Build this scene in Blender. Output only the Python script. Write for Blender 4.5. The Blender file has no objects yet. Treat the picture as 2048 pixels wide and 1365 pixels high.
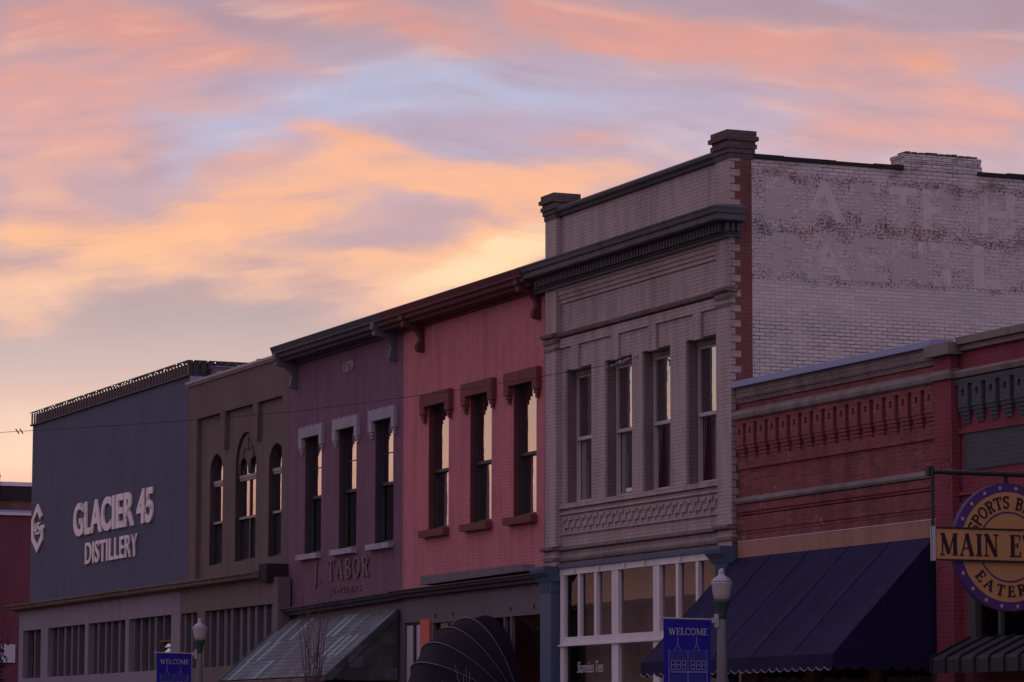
import bpy, bmesh, math, random
from math import pi, sin, cos, radians as R
from mathutils import Vector, Matrix
random.seed(7)
S = bpy.context.scene
COL = S.collection

# ---------------------------------------------------------------- camera
PITCH, YAW, ROLL = 0.118040388, 0.404108209, 0.00197415
Fv = Vector((-cos(YAW)*cos(PITCH), sin(YAW)*cos(PITCH), sin(PITCH)))
Rv = Vector((sin(YAW), cos(YAW), 0)); Uv = Rv.cross(Fv)
R2 = Rv*cos(ROLL) + Uv*sin(ROLL); U2 = -Rv*sin(ROLL) + Uv*cos(ROLL)
cd = bpy.data.cameras.new("camera"); cam = bpy.data.objects.new("camera", cd); COL.objects.link(cam)
m = Matrix((R2, U2, -Fv)).transposed().to_4x4(); m.translation = (0, 0, 1.7); cam.matrix_world = m
cd.sensor_width = 36; cd.lens = 118.745; cd.clip_start = 0.3; cd.clip_end = 3000
S.camera = cam
S.view_settings.view_transform = 'Standard'; S.view_settings.look = 'None'
S.view_settings.exposure = 0.0; S.view_settings.gamma = 1.0
S.cycles.max_bounces = 6; S.cycles.transparent_max_bounces = 12

def lin(c):
    return tuple((v/255/12.92 if v/255 <= .04045 else ((v/255+.055)/1.055)**2.4) for v in c) + (1.0,)

# ---------------------------------------------------------------- sky
SUN_AZ, SUN_EL = 23.5, 2.0          # degrees: azimuth from -x towards +y
W = bpy.data.worlds.new("World"); S.world = W; W.use_nodes = True
nt = W.node_tree; nt.nodes.clear()
class NT:
    def __init__(s, nt): s.nt = nt
    def n(s, t, **kw):
        x = s.nt.nodes.new(t)
        for k, v in kw.items(): setattr(x, k, v)
        return x
    def put(s, sock, v):
        if isinstance(v, bpy.types.NodeSocket): s.nt.links.new(v, sock)
        else: sock.default_value = v
    def math(s, op, a, b=0.0, c=0.0, clamp=False):
        x = s.n('ShaderNodeMath', operation=op, use_clamp=clamp)
        s.put(x.inputs[0], a); s.put(x.inputs[1], b); s.put(x.inputs[2], c); return x.outputs[0]
    def vmath(s, op, a, b=(0, 0, 0), out=0):
        x = s.n('ShaderNodeVectorMath', operation=op); s.put(x.inputs[0], a); s.put(x.inputs[1], b); return x.outputs[out]
    def comb(s, a, b, c=0.0):
        x = s.n('ShaderNodeCombineXYZ'); s.put(x.inputs[0], a); s.put(x.inputs[1], b); s.put(x.inputs[2], c); return x.outputs[0]
    def sep(s, v):
        x = s.n('ShaderNodeSeparateXYZ'); s.put(x.inputs[0], v); return x.outputs
    def noise(s, vec, scale, detail=4, rough=.55, out=0, dist=0.0):
        x = s.n('ShaderNodeTexNoise'); s.put(x.inputs['Vector'], vec); x.inputs['Scale'].default_value = scale
        x.inputs['Detail'].default_value = detail; x.inputs['Roughness'].default_value = rough
        x.inputs['Distortion'].default_value = dist
        return x.outputs[out]
    def ramp(s, fac, stops, interp='LINEAR'):
        x = s.n('ShaderNodeValToRGB'); s.put(x.inputs[0], fac); cr = x.color_ramp; cr.interpolation = interp
        while len(cr.elements) < len(stops): cr.elements.new(.5)
        for e, (p, c) in zip(cr.elements, stops): e.position = p; e.color = c if len(c) == 4 else (*c, 1)
        return x.outputs[0]
    def mr(s, v, a, b, c=0.0, d=1.0, t='SMOOTHSTEP'):
        x = s.n('ShaderNodeMapRange', interpolation_type=t); s.put(x.inputs[0], v)
        for i, q in enumerate((a, b, c, d)): s.put(x.inputs[1+i], q)
        return x.outputs[0]
    def mix(s, f, a, b, blend='MIX'):
        x = s.n('ShaderNodeMix', data_type='RGBA', blend_type=blend)
        s.put(x.inputs[0], f); s.put(x.inputs[6], a); s.put(x.inputs[7], b); return x.outputs[2]
g = NT(nt)
tc = g.n('ShaderNodeTexCoord')
dx, dy, dz = g.sep(tc.outputs['Generated'])
az = g.math('MULTIPLY', g.math('ARCTAN2', dy, g.math('MULTIPLY', dx, -1)), 180/pi)
el = g.math('MULTIPLY', g.math('ARCSINE', dz), 180/pi)
# sky chart: one unit is about 0.85 degree; U grows to the right, V downwards
Uc = g.math('MULTIPLY_ADD', g.math('SUBTRACT', az, 23.154), 1.179, 10.24)
Vc = g.math('MULTIPLY_ADD', g.math('SUBTRACT', el, 6.763), -1.179, 6.825)
P0 = g.comb(Uc, Vc)
w1 = g.noise(g.vmath('MULTIPLY', P0, (.33, .85, 1)), 1.0, 3, .5, 1)
P1 = g.vmath('ADD', P0, g.vmath('MULTIPLY', g.vmath('SUBTRACT', w1, (.5, .5, .5)), (1.1, .5, 0)))
w2 = g.noise(g.vmath('MULTIPLY', P0, (.8, 2.2, 1)), 1.0, 4, .52, 1)
P = g.vmath('ADD', P1, g.vmath('MULTIPLY', g.vmath('SUBTRACT', w2, (.5, .5, .5)), (1.3, .42, 0)))
last = [0.0]; Px, Py, _ = g.sep(P)
def blobs(lst):
    acc = 0.0
    for cx, cy, rx, ry, rot, wt in lst:
        mp = g.n('ShaderNodeMapping', vector_type='TEXTURE')
        g.put(mp.inputs['Vector'], g.comb(Px, Py, last[0]))     # the third value only keeps the evaluation in order
        mp.inputs['Location'].default_value = (cx, cy, 0); mp.inputs['Rotation'].default_value = (0, 0, R(rot))
        mp.inputs['Scale'].default_value = (rx*1.12, ry*1.3, 1e6)
        d2 = g.vmath('DOT_PRODUCT', mp.outputs[0], mp.outputs[0], out=1)
        acc = g.math('MULTIPLY_ADD', g.math('POWER', .3679, d2), wt, acc); last[0] = acc
    return acc
orange = blobs([(6.8, 4.6, 1.8, .22, -9, .3), (1.0, 4.85, 1.7, .36, 2, 1.0), (2.6, 4.9, .8, .2, -4, .4), (4.5, 4.45, 1.6, .40, -8, .9), (5.8, 3.9, 1.6, .46, -18, .85), (7.2, 3.0, 1.0, .26, 20, .8), (8.6, 3.5, 1.7, .30, 9, .8), (9.6, 3.8, 1.5, .25, 4, .55),
    (11.3, 3.5, 1.6, .28, -4, .85), (2.6, 5.5, 1.2, .24, -4, .6), (4.3, 5.25, 1.1, .2, -6, .6), (5.6, 5.4, 1.6, .24, -2, .65), (7.3, 5.5, 1.6, .28, -6, .7), (9.4, 5.25, 1.6, .42, -18, 1.1), (10.6, 4.7, .9, .5, -20, .8),
    (5.7, 5.95, 1.0, .17, 0, .65), (.5, 5.75, 1.3, .26, 0, .75), (.35, 6.35, .8, .32, -6, .9), (18.5, 1.32, .95, .2, 22, .85), (15.6, 2.1, .55, .12, 4, .45), (2.1, 3.4, .6, .18, 30, .4), (7.8, 6.1, 1.2, .25, -14, .5)])
pink = blobs([(1.0, 2.7, 2.6, 1.5, 0, .42), (18.4, 2.7, 2.6, .9, 8, .28), (14.4, 1.0, 3.6, .6, 8, .25), (2.5, 1.0, 2.6, .6, 8, .25), (2.5, .65, 2.0, .33, 11, .75), (3.0, 1.05, 1.3, .25, 8, .5), (5.2, 1.25, 1.3, .16, 8, .4), (2.75, 1.55, 1.0, .16, 4, .45), (.5, 1.7, 1.0, .28, 10, .65), (3.0, 2.05, 1.6, .2, 3, .5), (.9, 2.1, 1.1, .25, 8, .5),
    (1.2, 2.8, 1.6, .5, 15, .65), (.75, 3.8, 1.0, .28, 28, .55), (.9, 4.3, .9, .2, 10, .4), (5.0, 3.3, .95, .28, -20, .6), (6.7, 2.7, .95, .16, 8, .5), (7.2, .3, 2.2, .36, 12, .7), (8.6, .65, 1.1, .2, 14, .5), (10.9, .4, .9, .22, 18, .5),
    (12.4, .62, 2.0, .34, 10, .75), (14.4, .97, 2.0, .32, 8, .8), (16.9, 1.1, 1.7, .32, 7, .75), (18.3, 1.05, .8, .22, 16, .6), (19.9, 1.2, .9, .3, 10, .45), (11.7, 2.8, 1.2, .2, 0, .5), (18.6, 2.6, 1.9, .36, 10, .6), (19.8, 2.2, 1.0, .32, 15, .6), (16.5, 2.85, 1.5, .24, -3, .5), (.6, .5, 1.3, .6, 0, .25)])
grey = blobs([(6.6, 4.85, 2.2, .14, -9, .35), (7.6, 5.06, 1.4, .09, -5, .45), (8.6, 4.3, 1.3, .17, -4, .4), (10.0, 4.25, .8, .22, -6, .5), (2.5, 6.35, 1.9, .36, -4, .6), (4.4, 5.85, 1.1, .17, -4, .6), (2.2, 4.62, .7, .11, 12, .6), (.6, 5.38, .9, .12, 0, .5),
    (4.8, .6, 1.8, .4, 8, .55), (.2, .1, 1.0, .7, 0, .6), (16.6, .32, 2.2, .24, 9, .55), (18.2, 1.85, 1.2, .22, 6, .6), (16.2, 1.75, 1.6, .2, 0, .4), (20.2, .5, .8, .8, 0, .6), (13.4, 1.7, 1.6, .2, 0, .25), (9.6, 2.45, 1.5, .16, 3, .45), (1.6, 1.2, 1.2, .16, 8, .35), (20.3, 2.9, .5, .6, 0, .3)])
blue = blobs([(8.0, 1.75, 1.7, .42, -4, .9), (6.8, 2.05, 1.0, .26, -14, .75), (9.9, 1.75, 1.5, .34, 0, .7), (3.6, 2.5, 1.6, .2, 4, .45), (4.4, 3.0, .9, .24, -8, .6), (3.6, 3.5, .55, .25, -10, .7), (9.5, 3.0, .8, .14, 4, .6), (5.6, 2.5, 1.3, .2, -8, .45), (12.5, 1.25, 1.2, .14, 8, .3), (11.8, 2.1, 1.4, .3, 0, .4), (17.0, .12, .8, .14, 10, .45), (1.7, 4.2, .7, .14, 20, .4), (19.6, 1.7, .9, .14, 8, .4)])
pale = blobs([(15.2, 3.0, 1.0, .28, 4, .7), (13.4, 2.75, 1.1, .24, -4, .4), (18.8, 3.3, 1.6, .2, 6, .4), (10.4, 5.0, 1.0, .36, -18, 1.0), (9.0, 5.55, .9, .22, -14, .6), (14.5, 1.5, 1.4, .14, 6, .25), (5.0, 1.85, .9, .12, 4, .3), (1.0, 8.8, 2.5, .5, 0, .5)])
Q0, Q1, _ = g.sep(P1)
Sh = g.comb(Q0, g.math('MULTIPLY_ADD', g.math('ABSOLUTE', g.math('SUBTRACT', Q0, 8.5)), -.15, Q1))      # wisps fan out from the sunset
fib = g.noise(g.vmath('MULTIPLY', Sh, (.26, 1.35, 1)), 1.0, 5, .55)
fib2 = g.noise(g.vmath('MULTIPLY', Sh, (.55, 2.8, 1)), 1.0, 4, .5)
puff = g.noise(g.vmath('MULTIPLY', P, (.8, 1.7, 1)), 1.0, 5, .55)
fm = g.math('ADD', g.math('MULTIPLY_ADD', fib, 2.0, .0), g.math('MULTIPLY_ADD', puff, 1.4, -.70))
fq = g.math('ADD', g.math('MULTIPLY_ADD', fib2, .7, .08), g.math('MULTIPLY_ADD', fib, 1.1, .0))
def band(v, lo=.0, hi=1.15, tex=.75):
    return g.math('MULTIPLY', g.mr(g.math('MULTIPLY', v, fm), lo, hi), g.math('MULTIPLY_ADD', g.math('SUBTRACT', fq, 1.0), tex, .86, clamp=True), clamp=True)
vn = g.math('MULTIPLY_ADD', Vc, 1/18, 6/18, clamp=True)      # V -6..12
def st(lst): return [((v+6)/18, lin(c)) for v, c in lst]
base = g.ramp(vn, st([(-6, (172, 154, 172)), (-1, (168, 146, 164)), (.6, (180, 156, 170)), (2, (184, 172, 196)), (3.4, (188, 170, 188)), (4.6, (190, 166, 178)),
    (5.6, (184, 162, 168)), (6.4, (188, 170, 174)), (7.2, (202, 182, 180)), (8.2, (230, 197, 184)), (9.3, (252, 214, 188)), (10.4, (244, 184, 156)), (12, (226, 152, 136))]))
ocol = g.ramp(vn, st([(0, (226, 154, 136)), (2, (240, 170, 142)), (3.2, (246, 184, 152)), (4.2, (250, 186, 148)), (5, (252, 192, 150)), (6, (246, 198, 170))]))
pcol = g.ramp(vn, st([(-1, (206, 142, 140)), (1, (222, 156, 146)), (2.6, (226, 166, 158)), (4, (232, 178, 162)), (6, (232, 180, 160))]))
gcol = g.ramp(vn, st([(-1, (160, 130, 146)), (1, (172, 142, 156)), (3, (178, 158, 176)), (5, (184, 150, 154)), (6.5, (190, 170, 172))]))
c = g.mix(g.math('MULTIPLY', band(blue, .0, .95), .75), base, lin((180, 190, 222)))
c = g.mix(g.math('MULTIPLY', band(grey, .0, 1.0), .8), c, gcol)
c = g.mix(g.math('MULTIPLY', g.mr(orange, .05, .7), .42), c, lin((228, 182, 170)))
c = g.mix(g.math('MULTIPLY', g.mr(pink, .05, .65), .45), c, lin((212, 164, 160)))
c = g.mix(g.math('MULTIPLY', band(pink, .04, 1.1, 1.0), .86), c, pcol)
c = g.mix(g.math('MULTIPLY', band(orange, .05, 1.05, 1.0), .98), c, ocol)
c = g.mix(g.math('MULTIPLY', band(pale, .0, 1.0), .75), c, g.ramp(vn, st([(0, (214, 202, 220)), (3.4, (226, 208, 220)), (4.8, (255, 234, 190)), (6, (255, 232, 190)), (9, (255, 226, 200))])))
c = g.mix(g.math('MULTIPLY', g.mr(fq, 1.0, 1.4), g.mr(Vc, 7.6, 5.4, .2, .55)), c, g.mix(.55, c, lin((255, 206, 186))))
c = g.mix(g.math('MULTIPLY', g.mr(fq, 1.0, .6), g.mr(Vc, 7.6, 5.4, .12, .55)), c, g.mix(.5, c, lin((152, 136, 160))))
# away from the sunset the dusk sky turns to dull lavender
away = g.mr(g.math('ABSOLUTE', g.math('SUBTRACT', az, 10.0)), 42, 95)
c = g.mix(g.math('MULTIPLY', g.mr(az, 13, -6), .8), c, g.ramp(vn, st([(6, (176, 168, 170)), (7.3, (190, 176, 166)), (8.2, (216, 172, 156)), (9.2, (226, 170, 150)), (10.5, (206, 146, 130))])))
lav = g.ramp(g.math('DIVIDE', el, 90, clamp=True), [(0, lin((186, 152, 168))), (.12, lin((192, 166, 184))), (.4, lin((172, 158, 188))), (1, lin((156, 148, 184)))])
c = g.mix(g.math('MAXIMUM', away, g.mr(el, 16, 40)), c, lav)
sky = g.n('ShaderNodeTexSky', sky_type='NISHITA', sun_disc=False)
sky.sun_elevation = R(SUN_EL); sky.sun_rotation = R(-90 + SUN_AZ); sky.air_density = 1.4; sky.dust_density = 2.0
b1 = g.n('ShaderNodeBackground'); b1.inputs['Strength'].default_value = 0.004; g.put(b1.inputs['Color'], sky.outputs[0])
b2 = g.n('ShaderNodeBackground'); b2.inputs['Strength'].default_value = 1.0; g.put(b2.inputs['Color'], c)
ad = g.n('ShaderNodeAddShader'); g.put(ad.inputs[0], b1.outputs[0]); g.put(ad.inputs[1], b2.outputs[0])
wo = g.n('ShaderNodeOutputWorld'); g.put(wo.inputs['Surface'], ad.outputs[0])

sd = bpy.data.lights.new("sun", 'SUN'); sd.energy = 0.25; sd.angle = R(8); sd.color = (1, .62, .4)
sun = bpy.data.objects.new("sun", sd); COL.objects.link(sun)
ray = Vector((cos(R(SUN_AZ)), -sin(R(SUN_AZ)), -math.tan(R(SUN_EL))))
sun.rotation_euler = ray.to_track_quat('-Z', 'Y').to_euler(); sun.location = (-60, 60, 40)

# ---------------------------------------------------------------- materials
def mat(name, col, rough=.85, var=.12, vscale=1.2, streak=0.0, brick=None, bump=0.0, metal=0.0, spec=.3, fleck=None):
    """brick = (joint colour, joint size, joint visibility, second brick colour)"""
    M = bpy.data.materials.new(name); M.use_nodes = True
    h = NT(M.node_tree); bs = M.node_tree.nodes['Principled BSDF']
    co = h.n('ShaderNodeTexCoord').outputs['Object']; x, y, z = h.sep(co)
    uv = h.comb(h.math('ADD', x, y), z)
    c = (*col, 1); height = None
    n1 = h.noise(co, vscale, 5, .6); n2 = h.noise(co, vscale*9, 3, .6)
    if brick:
        jc, js, jv, c2 = brick
        bt = h.n('ShaderNodeTexBrick', offset=.5, squash=1.0); h.put(bt.inputs['Vector'], uv)
        bt.inputs['Color1'].default_value = c; bt.inputs['Color2'].default_value = (*c2, 1)
        bt.inputs['Mortar'].default_value = (*jc, 1); bt.inputs['Scale'].default_value = 1
        bt.inputs['Mortar Size'].default_value = js; bt.inputs['Mortar Smooth'].default_value = .2; bt.inputs['Bias'].default_value = -.2
        bt.inputs['Brick Width'].default_value = .216; bt.inputs['Row Height'].default_value = .0677
        half = h.mix(.5, c, (*c2, 1))
        c = h.mix(h.math('MULTIPLY', h.mr(n1, .25, .6), jv), half, bt.outputs['Color'])
        height = bt.outputs['Fac']
    v = h.math('MULTIPLY_ADD', n1, 2*var, 1-var)
    v = h.math('MULTIPLY', v, h.math('MULTIPLY_ADD', n2, var, 1-var/2))
    if streak:
        sn = h.math('MULTIPLY_ADD', h.noise(h.vmath('MULTIPLY', co, (2.2, 2.2, .30)), 1.1, 6, .7), .7, h.math('MULTIPLY', h.noise(co, .55, 3, .6), .3))
        v = h.math('MULTIPLY', v, h.mr(sn, .36, .58, 1-streak, 1.0))
    c = h.mix(1.0, c, h.comb(v, v, v), 'MULTIPLY')
    if fleck:
        fc, lo = fleck
        fn = h.math('MULTIPLY', h.noise(co, 7.0, 6, .7), h.mr(h.noise(co, .9, 2, .5), .35, .65, .7, 1.15))
        c = h.mix(h.mr(fn, lo, lo+.06), c, (*fc, 1))
    h.put(bs.inputs['Base Color'], c); bs.inputs['Roughness'].default_value = rough
    bs.inputs['Metallic'].default_value = metal; bs.inputs['Specular IOR Level'].default_value = spec
    if bump or height is not None:
        bp = h.n('ShaderNodeBump'); bp.inputs['Strength'].default_value = .5; bp.inputs['Distance'].default_value = .012
        hh = h.math('MULTIPLY', n2, .6)
        if height is not None: hh = h.math('SUBTRACT', hh, height)
        h.put(bp.inputs['Height'], hh); h.put(bs.inputs['Normal'], bp.outputs[0])
    return M
def glass(name, fac, tint=(.8, .8, .85), rough=.0, wob=.4, refl=(.95, .95, .95)):
    M = bpy.data.materials.new(name); M.use_nodes = True; h = NT(M.node_tree); M.node_tree.nodes.clear()
    tr = h.n('ShaderNodeBsdfTransparent'); tr.inputs[0].default_value = (*tint, 1)
    gl = h.n('ShaderNodeBsdfGlossy'); gl.inputs['Roughness'].default_value = rough; gl.inputs[0].default_value = (*refl, 1)
    co = h.n('ShaderNodeTexCoord').outputs['Object']
    bp = h.n('ShaderNodeBump'); bp.inputs['Strength'].default_value = wob; bp.inputs['Distance'].default_value = .004
    h.put(bp.inputs['Height'], h.noise(h.vmath('MULTIPLY', co, (1.5, 1.5, .8)), 3.0, 2, .5)); h.put(gl.inputs['Normal'], bp.outputs[0])
    mx = h.n('ShaderNodeMixShader'); mx.inputs[0].default_value = fac
    h.put(mx.inputs[1], tr.outputs[0]); h.put(mx.inputs[2], gl.outputs[0])
    o = h.n('ShaderNodeOutputMaterial'); h.put(o.inputs[0], mx.outputs[0]); return M
def emis(name, col, s):
    M = bpy.data.materials.new(name); M.use_nodes = True; b = M.node_tree.nodes['Principled BSDF']
    b.inputs['Emission Color'].default_value = (*col, 1); b.inputs['Emission Strength'].default_value = s; b.inputs['Base Color'].default_value = (*col, 1); return M

M = dict(
    slate=mat('slate_blue_stucco', (.104, .108, .163), .9, .14, .5, .16, bump=.5),
    brown=mat('brown_stucco', (.165, .125, .115), .9, .12, .7, .2, bump=.5),
    brown_trim=mat('pale_coping', (.42, .34, .33), .8, .12, 2),
    lilac=mat('lilac_grey_paint', (.27, .225, .285), .8, .10, .8, .15),
    brownpaint=mat('brown_grey_paint', (.17, .135, .13), .8, .10, .8, .15),
    fin=mat('grey_batten', (.135, .12, .14), .8, .18, 2),
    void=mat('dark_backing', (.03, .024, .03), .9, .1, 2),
    rust=mat('weathered_trim', (.22, .15, .13), .8, .35, 1.6, .4),
    rail=mat('dark_railing_metal', (.05, .042, .045), .6, .1, 4),
    picket=mat('brown_picket', (.16, .12, .115), .7, .1, 4),
    letter=mat('pale_sign_letter', (.90, .80, .78), .7, .10, 3, fleck=((.45, .35, .34), .60)),
    purple=mat('plum_painted_brick', (.21, .11, .168), .85, .14, .8, .26, brick=((.13, .07, .11), .006, .9, (.225, .115, .17))),
    pinkb=mat('rose_painted_brick', (.58, .20, .23), .85, .13, .8, .26, brick=((.38, .13, .155), .007, .9, (.63, .22, .255))),
    tan=mat('tan_brick', (.45, .37, .365), .85, .15, .9, .32, brick=((.25, .20, .20), .008, .75, (.50, .405, .385))),
    tandirt=mat('sooty_tan_brick', (.20, .16, .155), .9, .35, 2, .3, brick=((.10, .08, .075), .008, .9, (.27, .21, .20))),
    soot=mat('sooty_cap_brick', (.105, .085, .085), .9, .4, 3, .3, brick=((.06, .05, .05), .008, .9, (.17, .13, .12))),
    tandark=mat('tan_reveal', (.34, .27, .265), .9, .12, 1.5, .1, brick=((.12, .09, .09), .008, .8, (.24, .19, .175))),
    redb=mat('old_red_brick', (.20, .05, .065), .9, .20, 1.0, .35, brick=((.21, .11, .12), .009, 1.0, (.34, .10, .09)), fleck=((.34, .24, .24), .66)),
    redp=mat('dark_red_painted_brick', (.235, .050, .075), .85, .15, 1.0, .3, brick=((.15, .034, .05), .007, .9, (.26, .056, .08))),
    greenp=mat('grey_green_painted_brick', (.08, .086, .10), .85, .12, 1.0, .15, brick=((.055, .06, .07), .007, .8, (.09, .096, .11))),
    cement=mat('weathered_cement', (.24, .20, .19), .95, .35, 2.5, .35, bump=.6),
    orangebrick=mat('bare_red_brick', (.17, .065, .06), .9, .18, 2, .2, brick=((.20, .13, .12), .008, .9, (.23, .085, .07))),
    ochre=mat('ochre_board', (.38, .20, .15), .8, .14, .9, .2),
    coping=mat('blue_grey_metal_coping', (.22, .25, .42), .5, .06, 1.0, spec=.5),
    tar=mat('tar_paper', (.035, .028, .03), .95, .3, 3, bump=.5),
    bluecornice=mat('blue_grey_cornice', (.115, .115, .13), .7, .22, 1.6, .35),
    darkcornice=mat('grey_green_cornice', (.085, .085, .095), .7, .15, 1.6, .2),
    maroon=mat('maroon_painted_trim', (.14, .045, .05), .75, .12, 1.6, .15),
    lintelgrey=mat('lavender_grey_stone', (.40, .36, .42), .85, .14, 3, .2),
    lintelred=mat('maroon_stone', (.19, .062, .065), .85, .10, 3, .1),
    bracket=mat('blue_grey_bracket', (.15, .15, .17), .7, .12, 3),
    darkframe=mat('black_green_frame', (.035, .042, .048), .5, .1, 4),
    whiteframe=mat('white_painted_frame', (.74, .68, .71), .6, .10, 3, .12),
    jambdark=mat('dark_brown_jamb', (.075, .052, .055), .85, .15, 3, .2), jambplum=mat('dark_plum_jamb', (.07, .04, .055), .8, .15, 3, .2), jambmaroon=mat('dark_maroon_jamb', (.14, .04, .048), .8, .15, 3, .2), jambbrown=mat('sooty_brick_jamb', (.20, .155, .15), .85, .2, 2, .2, brick=((.11, .085, .085), .008, .8, (.24, .18, .17))),  # jamb colours darkened to stand in for the shade inside window reveals
    sashwhite=mat('old_white_sash', (.52, .46, .47), .6, .14, 3, .15),
    beigeframe=mat('beige_painted_frame', (.36, .30, .28), .6, .10, 3, .12),
    bluep=mat('blue_painted_pilaster', (.085, .115, .19), .6, .12, 1.6, .15),
    greyp=mat('grey_painted_wood', (.15, .125, .145), .75, .12, 1.2, .15),
    greyboard=mat('grey_board', (.16, .145, .17), .75, .10, 1.2, .15),
    interior=mat('dark_interior', (.012, .010, .011), .95, .1, 1),
    roof=mat('dark_roofing', (.06, .055, .055), .95, .2, 1),
    curtain=mat('pale_curtain', (.66, .63, .72), .9, .08, 2),
    redcurtain=mat('dark_red_drape', (.045, .010, .015), .9, .1, 2),
    whitewood=mat('white_door_panel', (.50, .44, .52), .6, .05, 2),
    orangep=mat('coral_painted_wood', (.62, .14, .10), .7, .06, 2),
    navy=mat('navy_canvas', (.013, .009, .060), .85, .16, 1.2, .4),
    black=mat('black_canvas', (.014, .008, .018), .75, .12, 2, spec=.15),
    piping=mat('glossy_piping', (.018, .013, .02), .2, .05, 4, spec=.7), hem=mat('pale_hem_piping', (.30, .27, .34), .5, .05, 4),
    copper=None, shingle=None,
    postgreen=mat('grey_green_lamp_post', (.165, .16, .17), .55, .10, 3),
    collar=mat('dark_green_lamp_collar', (.05, .075, .065), .5, .10, 3),
    globe=mat('frosted_white_globe', (.50, .44, .44), .25, .06, 4, spec=.6),
    globecap=mat('grey_glass_cap', (.38, .36, .45), .18, .06, 4, spec=.8),
    banner=mat('royal_blue_banner', (.020, .016, .31), .8, .06, 3),
    bannerprint=mat('pale_banner_print', (.42, .42, .52), .8, .05, 3),
    bannerprint2=mat('mid_blue_banner_print', (.09, .11, .36), .8, .05, 3),
    bracketwhite=mat('white_bracket', (.45, .42, .46), .5, .05, 3),
    signyellow=mat('mustard_sign_board', (.52, .285, .12), .6, .07, 1.5, .05),
    signpurple=mat('violet_sign_rim', (.085, .035, .16), .6, .06, 2),
    signink=mat('dark_plum_ink', (.035, .010, .030), .6, .05, 2),
    signstar=mat('pale_star', (.50, .42, .45), .6, .05, 2),
    iron=mat('dark_iron', (.025, .024, .028), .5, .1, 4),
    bronze=mat('bronze_letter', (.19, .115, .115), .5, .08, 4),
    twig=mat('bare_twig', (.13, .085, .09), .9, .2, 5),
    twigpale=mat('dry_stem', (.30, .20, .17), .9, .2, 5),
    leaf=mat('dark_leaf', (.05, .022, .022), .8, .3, 5),
    asphalt=mat('asphalt', (.05, .05, .052), .95, .2, 1, bump=.4),
    concrete=mat('pavement_concrete', (.30, .28, .27), .95, .15, 1, bump=.3),
    linepaint=mat('road_line_paint', (.7, .68, .6), .8, .2, 4),
    dull_red=mat('dull_red_plaster', (.19, .06, .08), .9, .12, .8, .2),
    dull_brick=mat('distant_brick', (.17, .085, .065), .9, .2, 1, .3, brick=((.12, .07, .06), .008, .8, (.20, .10, .075))),
    whiteboard=mat('white_sign_board', (.62, .58, .66), .6, .05, 2),
    wire=mat('black_cable', (.02, .018, .022), .7, .05, 4),
    win=glass('window_glass', .70), winold=glass('old_window_glass', .62, (.92, .92, .95), wob=.6), shopglass=glass('shop_glass', .11, (.95, .92, .9), wob=.04, refl=(.72, .76, .86)),
    bulb=emis('lit_bulb', (.9, 1.0, 1.0), 1.6),
    clearneon=mat('white_window_lettering', (.6, .56, .58), .6, .03, 3),
    opp=mat('brown_brick_across', (.17, .10, .075), .9, .15, 1, .2, brick=((.12, .08, .07), .008, .8, (.2, .12, .09))),
)
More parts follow.
